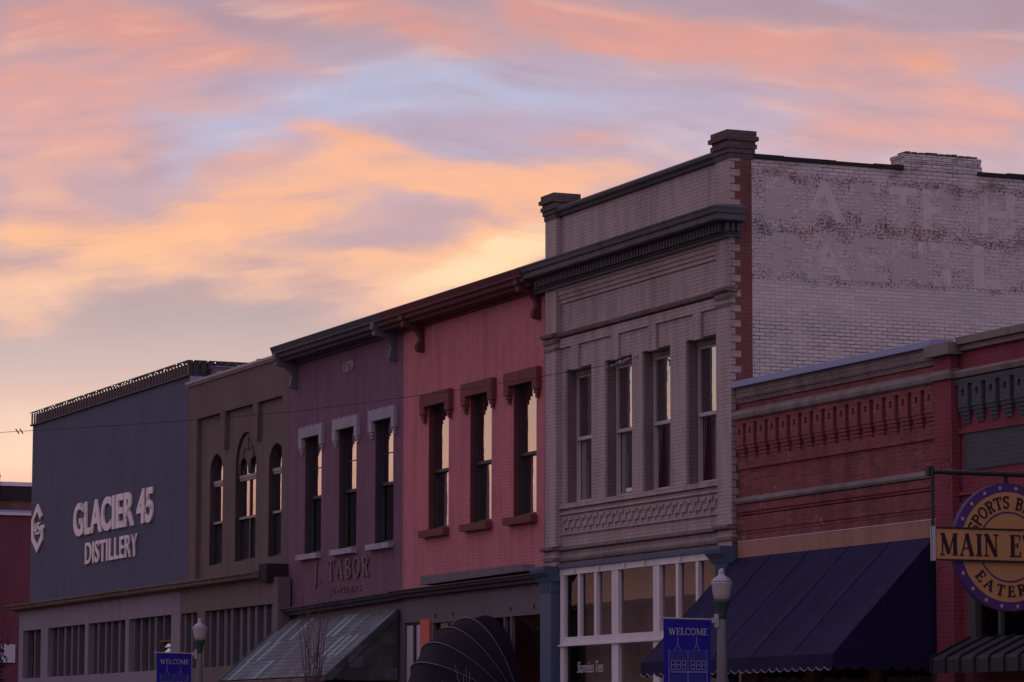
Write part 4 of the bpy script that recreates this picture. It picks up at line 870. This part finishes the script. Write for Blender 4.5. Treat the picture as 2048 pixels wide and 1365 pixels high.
lm = MB().xprism([(27, 7.30), (26.90, 7.31), (26.86, 7.34), (26.85, 7.40), (26.88, 7.46), (27, 7.52)], F0+.02, -45.935).xprism([(27, 5.83), (26.90, 5.84), (26.88, 5.88), (26.90, 5.93), (27, 5.97)], F0+.05, -45.935)
lm.xprism([(26.999, 7.33), (26.80, 7.33), (26.78, 7.40), (26.80, 7.47), (26.999, 7.5)], -45.96, -45.37).xprism([(27, 7.31), (26.89, 7.33), (26.86, 7.40), (26.90, 7.44), (27, 7.47)], -45.36, G1)
lm.box(-46.05, -45.28, 26.74, 27.25, 7.705, 7.89).box(-45.27, G1, 26.86, 27.25, 7.84, 7.955).box(-45.27, G1, 26.93, 27.0, 7.75, 7.835)
build(lm, 'cement_ledge', M['cement'], rd)
build(MB().xprism([(27.3, 7.89), (26.88, 7.89), (26.86, 7.90), (26.87, 8.0), (26.92, 8.02), (27.3, 8.03)], F0-.02, -46.06), 'metal_coping', M['coping'], rd)
def corbel(parent, x, w, z0, z1, m, y=27.0, d=.10):
    """one block with a square hole and a stepped foot"""
    o = MB(); hx0, hx1, hz0, hz1 = x+w*.36, x+w*.64, z0+(z1-z0)*.50, z0+(z1-z0)*.78
    for b in ((x, hx0, z0, z1), (hx1, x+w, z0, z1), (hx0, hx1, z0, hz0), (hx0, hx1, hz1, z1)): o.box(b[0], b[1], y-d, y-.001, b[2], b[3])
    for k, (q, s) in enumerate(((.085, .0), (.065, .02), (.045, .04), (.025, .06))): o.box(x+s*.4, x+w-s, y-q, y-.001, z0-.062*(k+1)+.003, z0-.062*k-.003)
    return build(o, 'corbel', m, parent)
n = 17; pitch = (46.12-52.71)/-16
c0 = corbel(rd, F0+.07, .29, 6.86, 7.24, M['redb'])
for k in range(1, n):
    o = c0.copy(); COL.objects.link(o); o.parent = rd; o.location.x = k*pitch-.005
build(MB().box(F0+.05, -45.935, 26.90, 26.999, 7.242, 7.298), 'corbel_head', M['redb'], rd)
g0 = corbel(rd, -45.30, .29, 6.86, 7.22, M['greenp'], 27.01)
for k in range(1, 14):
    o = g0.copy(); COL.objects.link(o); o.parent = rd; o.location.x = k*.412
build(MB().box(-45.39, G1, 26.91, 27.009, 7.222, 7.305).box(-45.39, G1, 26.996, 27.009, 6.80, 7.22), 'corbel_head', M['greenp'], rd)
build(MB().box(-45.25, G1, 26.985, 27.009, 5.88, 6.46), 'green_panel', M['greenp'], rd)
build(MB().box(-45.39, G1, 26.96, 27.009, 6.46, 6.53).box(-45.39, G1, 26.95, 27.009, 5.5, 5.56).box(-45.39, G1, 26.96, 27.009, 5.33, 5.38), 'brick_course', M['redp'], rd)
build(MB().box(F0+.08, -45.935, 26.93, 26.999, 4.90, 5.175), 'sign_board', M['ochre'], rd)
build(MB().box(F0+.08, -45.935, 26.925, 26.998, 5.177, 5.187), 'flashing', M['whiteframe'], rd)
rw = MB().box(-45.15, -44.95, 26.96, 27.06, 3.05, 4.35).box(-44.32, -44.25, 26.98, 27.05, 3.25, 4.3).box(-44.95, -42.6, 26.96, 27.06, 4.22, 4.35).box(-44.95, -42.6, 26.95, 27.06, 3.05, 3.24).box(-42.8, -42.6, 26.96, 27.06, 3.25, 4.2)
rwo = build(rw, 'window', mat('grey_green_window_frame', (.07, .072, .07), .6, .1, 3), rd)
build(MB().poly([(-45.1,27.05,3.1),(-42.6,27.05,3.1),(-42.6,27.05,4.3),(-45.1,27.05,4.3)]), 'pane', M['shopglass'], rwo)
rs = MB().wall(F0, -45.94, 0, 4.9, 27.03, .1, [(-52.4, -50.6, .5, 4.2), (-50.3, -48.4, .2, 4.2), (-48.1, -46.4, .5, 4.2)])
build(rs, 'storefront', mat('brown_shop_front', (.22, .12, .08), .8, .2, .8), rd)
for a, b in ((-52.4, -50.6), (-50.3, -48.4), (-48.1, -46.4)): build(MB().poly([(a,27.1,.2),(b,27.1,.2),(b,27.1,4.2),(a,27.1,4.2)]), 'shop_window', M['shopglass'], rd)
# navy awning
na = thing('shop_awning', (-49.6, 26.95, 4.9), 'long sloping navy blue canvas awning with scalloped edge', 'awning')
nx0, nx1, yb_, zt_, zf_ = -53.0, -46.1, 25.1, 4.90, 3.06
cv = MB(); N = 28
def nsag(x, t):
    return nsag0(x, t)+.014*sin(x*5.3+t*3)*sin(pi*t)+.010*sin(x*11.7-t*7+1)*sin(pi*t)
def nsag0(x, t):   # rafters every 1.4 m, cloth dips a little between them
    return -.085*sin(pi*t)*abs(sin(pi*(x-nx0)/1.38))
N = 56
for i in range(N*2):
    for k in range(8):
        q = []
        for a, b in ((i, k), (i+1, k), (i+1, k+1), (i, k+1)):
            x = nx0+(nx1-nx0)*a/(N*2); t = b/8; q.append((x, 26.93+(yb_-26.93)*t, zt_+(zf_-zt_)*t+nsag(x, t)))
        cv.poly(q)
cvo = build(cv, 'canvas', M['navy'], na, normals=False)
for p in cvo.data.polygons: p.use_smooth = True
for X in (nx0, nx1): build(MB().poly([(X,26.93,zt_),(X,yb_,zf_),(X,yb_+.02,zf_-.02),(X,26.93,zf_-.02)]), 'side_panel', M['navy'], na, normals=False)
for k in range(1, 6):
    xs_ = nx0+1.38*k-.69*(k > 4)*0
    if xs_ < nx1-.1: build(MB().tube([(xs_, 26.93+(yb_-26.93)*t/8, zt_+(zf_-zt_)*t/8+nsag(xs_, t/8)+.002) for t in range(9)], .010, n=5), 'seam', M['navy'], na)
va = MB(); ed = []
ns = 26
for i in range(ns):
    xa = nx0+(nx1-nx0)*i/ns; wv = (nx1-nx0)/ns
    for j in range(6):
        t0, t1 = j/6, (j+1)/6; za = zf_-.20-.055*sin(pi*t0); zb2 = zf_-.20-.055*sin(pi*t1)
        va.poly([(xa+wv*t0,yb_-.003,zf_),(xa+wv*t1,yb_-.003,zf_),(xa+wv*t1,yb_-.003,zb2),(xa+wv*t0,yb_-.003,za)]); ed.append((xa+wv*t0, yb_-.006, za))
for X, sgn in ((nx0, -1), (nx1, 1)):
    for i in range(7):
        w2_ = 1.83/7
        for j in range(6):
            t0, t1 = j/6, (j+1)/6; q0, q1 = yb_+w2_*(i+t0), yb_+w2_*(i+t1)
            va.poly([(X,q0,zf_-.015),(X,q1,zf_-.015),(X,q1,zf_-.20-.055*sin(pi*t1)),(X,q0,zf_-.20-.055*sin(pi*t0))])
vo = build(va, 'valance', M['navy'], na, normals=False); build(MB().tube(ed, .009, n=4), 'piping', M['hem'], vo)
fm_ = MB()
for k in range(6):
    x = nx0+.03+(nx1-nx0-.06)*k/5; fm_.tube([(x, 26.93, zt_-.05), (x, yb_+.04, zf_-.05)], .018)
fm_.tube([(nx0+.02, yb_+.03, zf_-.04), (nx1-.02, yb_+.03, zf_-.04)], .018)
build(fm_, 'frame', M['iron'], na)
# small standing-seam awning
sa = thing('metal_awning', (-40, 26.9, 3.0), 'low standing seam metal awning under the window beside the red pier', 'awning')
sx0 = -45.15
mt = M['darkcornice']
s1 = MB().xprism([(26.99, 3.30), (26.30, 2.98), (26.28, 2.95), (26.28, 2.74), (26.32, 2.74), (26.32, 2.93), (26.99, 3.24)], sx0, G1)
build(s1, 'roof_slope', mat('dark_grey_metal_awning', (.038, .035, .042), .6, .1, 2), sa)
x = sx0+.02
while x < G1:
    build(MB().xprism([(26.99, 3.34), (26.29, 3.015), (26.25, 2.97), (26.25, 2.74), (26.279, 2.74), (26.279, 2.955), (26.302, 2.983), (26.99, 3.303)], x, x+.03), 'seam', M['iron'], sa); x += .42

# ================================================================ hanging sign
XS = -41.0
hs = thing('hanging_sign', (XS, 25.1, 3.5), 'round mustard and violet hanging sign crossed by a lettered board', 'sign')
YC, ZC = 25.12, 4.43
circ = lambda r, n=56: [(YC+r*cos(2*pi*i/n), ZC+r*sin(2*pi*i/n)) for i in range(n)]
dsc = lambda r, x0, x1: MB().prism(circ(r), lambda y, z: (x0, y, z), lambda y, z: (x1, y, z))
build(dsc(.90, XS-.05, XS+.05), 'round_board', M['signpurple'], hs); build(dsc(.775, XS-.054, XS+.054), 'yellow_disc', M['signyellow'], hs)
rg = MB()
for i in range(56):
    a, b = 2*pi*i/56, 2*pi*(i+1)/56; q = []
    for t, r in ((a, .50), (b, .50), (b, .475), (a, .475)): q.append((XS+.058, YC+r*cos(t), ZC+r*sin(t)))
    rg.poly(q)
build(rg, 'ring_line', M['signpurple'], hs)
st_ = MB()
for k in range(20):
    t = 2*pi*(k+.5)/20; r0 = .838; c0, c1 = YC+r0*cos(t), ZC+r0*sin(t)
    st_.prism([(c0+(.036 if j % 2 == 0 else .015)*cos(pi/2+pi*j/5), c1+(.036 if j % 2 == 0 else .015)*sin(pi/2+pi*j/5)) for j in range(10)], lambda y, z: (XS+.05, y, z), lambda y, z: (XS+.055, y, z))
build(st_, 'star', M['signstar'], hs)
def on_arc(r0, a_mid, up):
    def f(u, v, d):   # u along the arc in metres, v outward
        if up: t = a_mid-u/r0; r = r0+v
        else: t = a_mid+u/r0; r = r0-v
        return (XS+.066-.011*d, YC+r*cos(t), ZC+r*sin(t))
    return f
serif_letters('letter', M['signink'], hs, 'SPORTS BAR', (-.665, .46, 0, .17), on_arc(.545, pi/2, True), .17, .10, .14, .16)
serif_letters('letter', M['signink'], hs, 'EATERY', (-.66, .52, 0, .15), on_arc(.70, -pi/2, False), .17, .10, .15, .30)
zt2, zb2 = 4.66, 4.24
nbd = build(MB().box(XS+.06, XS+.10, 23.92, 26.32, zb2, zt2), 'name_board', M['signyellow'], hs)
build(MB().box(XS+.055, XS+.115, 23.90, 26.34, zt2+.001, zt2+.025).box(XS+.055, XS+.115, 23.90, 26.34, zb2-.025, zb2-.001), 'board_trim', M['iron'], nbd)
build(MB().box(XS+.04, XS+.12, 23.86, 23.899, zb2-.03, zt2+.03), 'end_cap', M['bracketwhite'], nbd)
serif_letters('letter', M['signink'], nbd, 'MAIN EVENT', (23.975, 26.24, 4.29, 4.60), lambda u, v, d: (XS+.112-.011*d, u, v), .20, .06, .12, .12)
ir = MB().tube([(XS, 23.88, 5.46), (XS, 27.0, 5.46)], .035, n=8).tube([(XS+.08, 23.88, 5.50), (XS+.08, 23.88, 4.2)], .024, n=8).tube([(XS, 25.12, 5.44), (XS, 25.12, 5.31)], .03).box(XS-.05, XS+.05, 23.84, 23.93, 5.40, 5.53)
ir.tube([(XS, 24.15+.09*cos(t*.5), 5.52+.12*sin(t*.5)) for t in range(8)], .006, n=4).tube([(XS, 24.28+.10*cos(t*.45), 5.20+.2*abs(sin(t*.45))) for t in range(8)], .006, n=4)
build(ir, 'support_bracket', M['iron'], hs)
build(MB().box(-41.3, -40.7, 26.9, 27.0, 5.30, 5.62), 'wall_plate', M['iron'], hs)

# ================================================================ street lamps with banners
def lamp(x, y, label, blabel, zoff):
    t = thing('street_lamp', (x, y, .14), label, 'street lamp', 'street lamps along the kerb'); z = zoff
    build(MB().lathe([(.20, .14), (.20, .5), (.15, .62), (.115, .8), (.10, 1.2), (.092, 2.4), (.066, 3.62+z), (.06, 3.63+z)], x, y, 16), 'post', M['postgreen'], t, True)
    build(MB().lathe([(.064, 3.60+z), (.068, 3.68+z), (.085, 3.76+z), (.115, 3.86+z), (.125, 3.885+z), (.125, 3.91+z), (.09, 3.915+z)], x, y, 20), 'collar', M['collar'], t, True)
    build(MB().lathe([(.105, 3.917+z), (.125, 3.94+z), (.142, 4.02+z), (.155, 4.12+z), (.170, 4.18+z), (.172, 4.195+z), (.165, 4.20+z)], x, y, 24), 'globe', M['globe'], t, True)
    build(MB().lathe([(.165, 4.203+z), (.150, 4.235+z), (.128, 4.245+z), (.130, 4.262+z), (.10, 4.275+z), (.055, 4.31+z), (.045, 4.345+z), (.05, 4.37+z), (.035, 4.405+z), (.004, 4.42+z)], x, y, 24), 'cap', M['globecap'], t, True)
    br_ = MB().box(x-.03, x+.03, y-.115, y-.07, 3.49+z, 3.70+z).box(x-.02, x+.02, y-.17, y-.114, 3.56+z, 3.64+z).tube([(x, y-.16, 3.61+z), (x, y-1.05, 3.62+z)], .013, n=8).tube([(x, y-1.05, 3.62+z), (x, y-1.08, 3.62+z)], .022, n=8)
    build(br_, 'banner_arm', M['bracketwhite'], t)
    ya, yb2 = y-1.02, y-.20; zt3 = 3.625+z; zb3 = zt3-1.75
    b = thing('street_banner', (x, (ya+yb2)/2, zb3), blabel, 'banner', 'welcome banners on lamps')
    cl = MB()
    for i in range(12):
        a, c_ = ya+(yb2-ya)*i/12, ya+(yb2-ya)*(i+1)/12
        cl.poly([(x+.006*sin(i), a, zt3), (x+.006*sin(i+1), c_, zt3), (x+.012*sin(i*.8+.8), c_, zb3), (x+.012*sin(i*.8), a, zb3)])
    build(cl, 'cloth', M['banner'], b, normals=False)
    xf = x+.02; pl = lambda u, v, d: (xf-.004*d, u, v)
    w = yb2-ya; U = lambda f: ya+w*f; Zz = lambda f: zt3-f
    serif_letters('letter', M['bannerprint'], b, 'WELCOME', (U(.10), U(.92), Zz(.265), Zz(.155)), pl, .16, .06, .11, .05)
    def line(mb, u0, v0, u1, v1, t=.006):
        d = Vector((u1-u0, v1-v0)).normalized(); nx = Vector((-d.y, d.x))*t/2
        mb.poly([(xf, u0+nx.x, v0+nx.y), (xf, u1+nx.x, v1+nx.y), (xf, u1-nx.x, v1-nx.y), (xf, u0-nx.x, v0-nx.y)])
    pr2 = MB(); pb = MB()
    for c0 in (.29, .69):
        line(pr2, U(c0), Zz(.30), U(c0), Zz(.41), .008)
        line(pr2, U(c0), Zz(.40), U(c0)-.05, Zz(.50)); line(pr2, U(c0), Zz(.40), U(c0)+.05, Zz(.50))
    for k in range(9):
        line(pb, U(.10), Zz(.50+.022*k), U(.91), Zz(.50+.022*k), .009)
    for h in (0, 1):
        for k in range(3):
            u0 = U(.15+.42*h+.115*k); u1 = u0+w*.075
            for q in ((u0, .66, u1, .66), (u0, .80, u1, .80), (u0, .73, u1, .73), (u0, .66, u0, .80), (u1, .66, u1, .80)): line(pr2, q[0], Zz(q[1]), q[2], Zz(q[3]), .009)
    for u in (.10, .505, .91): line(pr2, U(u), Zz(.49), U(u), Zz(1.6), .007)
    for k in range(28): line(pb, U(.12+.0285*k), Zz(.87), U(.12+.0285*k), Zz(1.15), .008)
    for v in (.83, .845, 1.16): line(pr2, U(.10), Zz(v), U(.91), Zz(v), .006)
    build(pr2, 'building_drawing', M['bannerprint'], b, normals=False); build(pb, 'drawing_shading', M['bannerprint2'], b, normals=False)
lamp(-47.7, 24.0, 'nearer street lamp standing before the navy awning', 'blue welcome banner on the lamp before the white framed shop window', 0.0)
lamp(-74.3, 24.0, 'farther street lamp standing before the brown stucco building', 'blue welcome banner on the farther lamp before the battened storefront', .08)

# ================================================================ overhead wire
wq = [(0, 8.78), (.03, 8.62), (.06, 8.47), (.09, 8.36), (.14, 8.20), (.18, 8.15), (.22, 8.12), (.28, 8.11), (.4, 8.16), (.6, 8.3), (.8, 8.55), (1.0, 8.9)]
WA, WB = Vector((-57.3, 26.7)), Vector((-99.4, -5.0))
ow = thing('overhead_wire', (-57.3, 26.7, 8.7), 'thin black wire sagging across the street fronts from the tan building', 'wire')
wp = [(*(WA+(WB-WA)*q), z) for q, z in wq]
build(MB().tube(wp, .0055, n=5), 'cable', M['wire'], ow)
build(MB().tube([(-57.15, 26.85, 8.86), (-57.5, 26.62, 8.74)], .022, .02, 8).lathe([(.012, 8.70), (.035, 8.715), (.038, 8.74), (.02, 8.76)], -57.56, 26.56, 10).tube([(-57.1, 26.9, 8.86), (-57.1, 27.0, 8.92)], .02).box(-57.32, -57.24, 26.70, 26.78, 8.77, 8.83), 'insulator', M['lintelgrey'], ow)
for q in (.268, .27): 
    p = WA+(WB-WA)*q; build(MB().tube([(p.x-.15, p.y, 8.11+.06), (p.x+.1, p.y, 8.11-.05)], .014, n=5), 'clamp', M['wire'], ow)

# ================================================================ bare saplings
def sapling(name, x, y, label, seed, m, n=10, h=(3.2, 5.0), spread=.35, r0=.018, cat='sapling', twigs=5):
    r = random.Random(seed); t = thing(name, (x, y, .14), label, cat, 'bare kerbside plants')
    tr_ = MB()
    for k in range(n):
        H = r.uniform(*h); a = r.uniform(0, 2*pi); sp_ = r.uniform(.2, 1)*spread; pts = []; px, py = x+r.uniform(-.08, .08), y+r.uniform(-.08, .08)
        for i in range(9):
            f = i/8; pts.append((px+cos(a)*sp_*f**1.5+r.uniform(-.03, .03)*f, py+sin(a)*sp_*f**1.5+r.uniform(-.03, .03)*f, .14+H*f))
        tr_.tube(pts, r0*r.uniform(.7, 1.2), .004, 5)
        for _ in range(twigs):
            i = r.randint(3, 7); p = Vector(pts[i]); b = r.uniform(0, 2*pi); L = r.uniform(.3, .8)
            tr_.tube([p, p+Vector((cos(b)*.3*L, sin(b)*.3*L, .6*L)), p+Vector((cos(b)*.45*L, sin(b)*.45*L, 1.1*L))], .006, .003, 4)
    build(tr_, 'stems', m, t)
    return t
sapling('bare_sapling', -69.5, 25.0, 'clump of tall bare upright stems before the shingled awning', 4, M['twig'], 16, (3.2, 5.1), .45, .02)
sapling('dry_shrub', -60.9, 25.0, 'low dry shrub stems before the blue pilaster', 9, M['twigpale'], 10, (2.0, 3.4), .7, .009, 'shrub', 3)
sapling('dry_shrub', -63.4, 25.0, 'low dry shrub stems before the dome awning', 12, M['twigpale'], 7, (1.8, 2.9), .8, .009, 'shrub', 3)

# ================================================================ far end of the street
fb = thing('plaster_building', (-118, 36, 0), 'dull red walled building with white coping beyond the side street', 'building')
build(MB().box(-140, -118, 26.5, 60, 0, 9.70), 'wall', M['dull_red'], fb)
build(MB().box(-140, -117.9, 26.4, 60, 9.702, 9.80), 'coping', M['whiteframe'], fb); build(MB().xprism([(26.6, 9.80), (60, 9.80), (60, 9.98), (26.6, 9.9)], -140, -118.3), 'roof', M['coping'], fb)
f2 = thing('brick_building', (-126, 36, 0), 'weathered brick building rising behind the dull red wall', 'building')
build(MB().box(-160, -122, 27.5, 60, 0, 11.05).box(-160, -121.8, 27.5, 31.55, 0, 11.34), 'wall', M['dull_brick'], f2)
build(MB().box(-160, -121.85, 31.56, 60, 11.052, 11.2).box(-160, -121.7, 27.4, 31.55, 11.342, 11.45), 'coping', M['whiteframe'], f2)
build(MB().box(-160, -121.9, 31.6, 60, 10.55, 11.04).box(-121.95, -121.86, 32.9, 60, 9.9, 10.54), 'stain_band', M['void'], f2)  # dark band along the wall top, with a lower strip
build(MB().xprism([(31.8, 11.21), (32.1, 11.32), (33.1, 11.32), (33.4, 11.21)], -140, -124), 'roof_vent', M['maroon'], f2)
wb = thing('sign_board', (-117.9, 30.4, 4.3), 'plain white rectangular board on the dull red wall', 'sign')
build(MB().box(-117.99, -117.92, 29.4, 31.22, 4.45, 5.10), 'panel', M['whiteboard'], wb)
tre = thing('street_tree', (-112, 28.9, 0), 'small dark leafed tree before the white board at the far left', 'tree')
build(MB().tube([(-112, 28.6, 0), (-112, 28.65, 2.0), (-112.1, 28.6, 4.0), (-112, 28.65, 6.0)], .11, .02, 8).tube([(-112, 28.63, 3.0), (-111.7, 28.9, 4.2), (-111.6, 29.1, 5.2)], .05, .01, 6).tube([(-112, 28.63, 3.4), (-112.3, 28.2, 4.7), (-112.4, 28.0, 6.0)], .05, .01, 6), 'trunk', M['twig'], tre)
lf = MB(); rl_ = random.Random(21)
for i in range(1500):
    v = Vector((rl_.gauss(0, 1), rl_.gauss(0, 1), rl_.gauss(0, 1))).normalized()*rl_.random()**.4
    cl_ = rl_.choice([(0, 0, 0, .8), (.1, .25, -.5, .5), (0, -.3, 1.0, .7), (-.1, -.1, 1.7, .5), (.1, .2, -1.1, .4)])
    c0 = Vector((-111.9+cl_[0], 28.6+cl_[1], 4.9+cl_[2]))+v*cl_[3]
    if rl_.random() < .3: continue
    a = Vector((rl_.gauss(0, 1), rl_.gauss(0, 1), rl_.gauss(0, 1))).normalized()*.07; b = a.cross(Vector((rl_.gauss(0, 1), rl_.gauss(0, 1), rl_.gauss(0, 1)))).normalized()*.045
    lf.poly([c0-a, c0+b, c0+a, c0-b])
build(lf, 'crown', M['leaf'], tre, normals=False)

# ================================================================ far side of the street, mirrored in the shop panes
for x0, x1, h, lb in ((-200, -150, 6.6, 'long low brown brick shop row across the street, far end'), (-149.9, -112, 7.5, 'brown brick block across the street, mirrored in shop panes'), (-111.9, -20, 6.6, 'low brown brick row opposite the shop fronts')):
    t = thing('opposite_building', ((x0+x1)/2, -8, 0), lb, 'building', 'buildings across the street')
    hs_ = []; x = x0+1.5
    while x < x1-3: hs_.append((x, x+1.6, 4.4, 6.2)); x += 3.2
    mb = MB()
    mb.box(x0, x1, -26, -8.4, 0, h)
    for a, b in zip([x0]+[q[1] for q in hs_], [q[0] for q in hs_]+[x1]): mb.box(a, b, -8.395, -8, 0, h-.002)
    for q in hs_: mb.box(q[0], q[1], -8.395, -8.005, 0, q[2]).box(q[0], q[1], -8.395, -8.005, q[3], h-.004)
    build(mb, 'wall', M['opp'], t); build(MB().box(x0, x1, -8.4, -7.8, h, h+.25), 'cornice', M['rust'], t)
    gl_ = MB()
    for q in hs_: gl_.poly([(q[0],-8.2,q[2]),(q[1],-8.2,q[2]),(q[1],-8.2,q[3]),(q[0],-8.2,q[3])])
    build(gl_, 'window_glass', M['interior'], t)
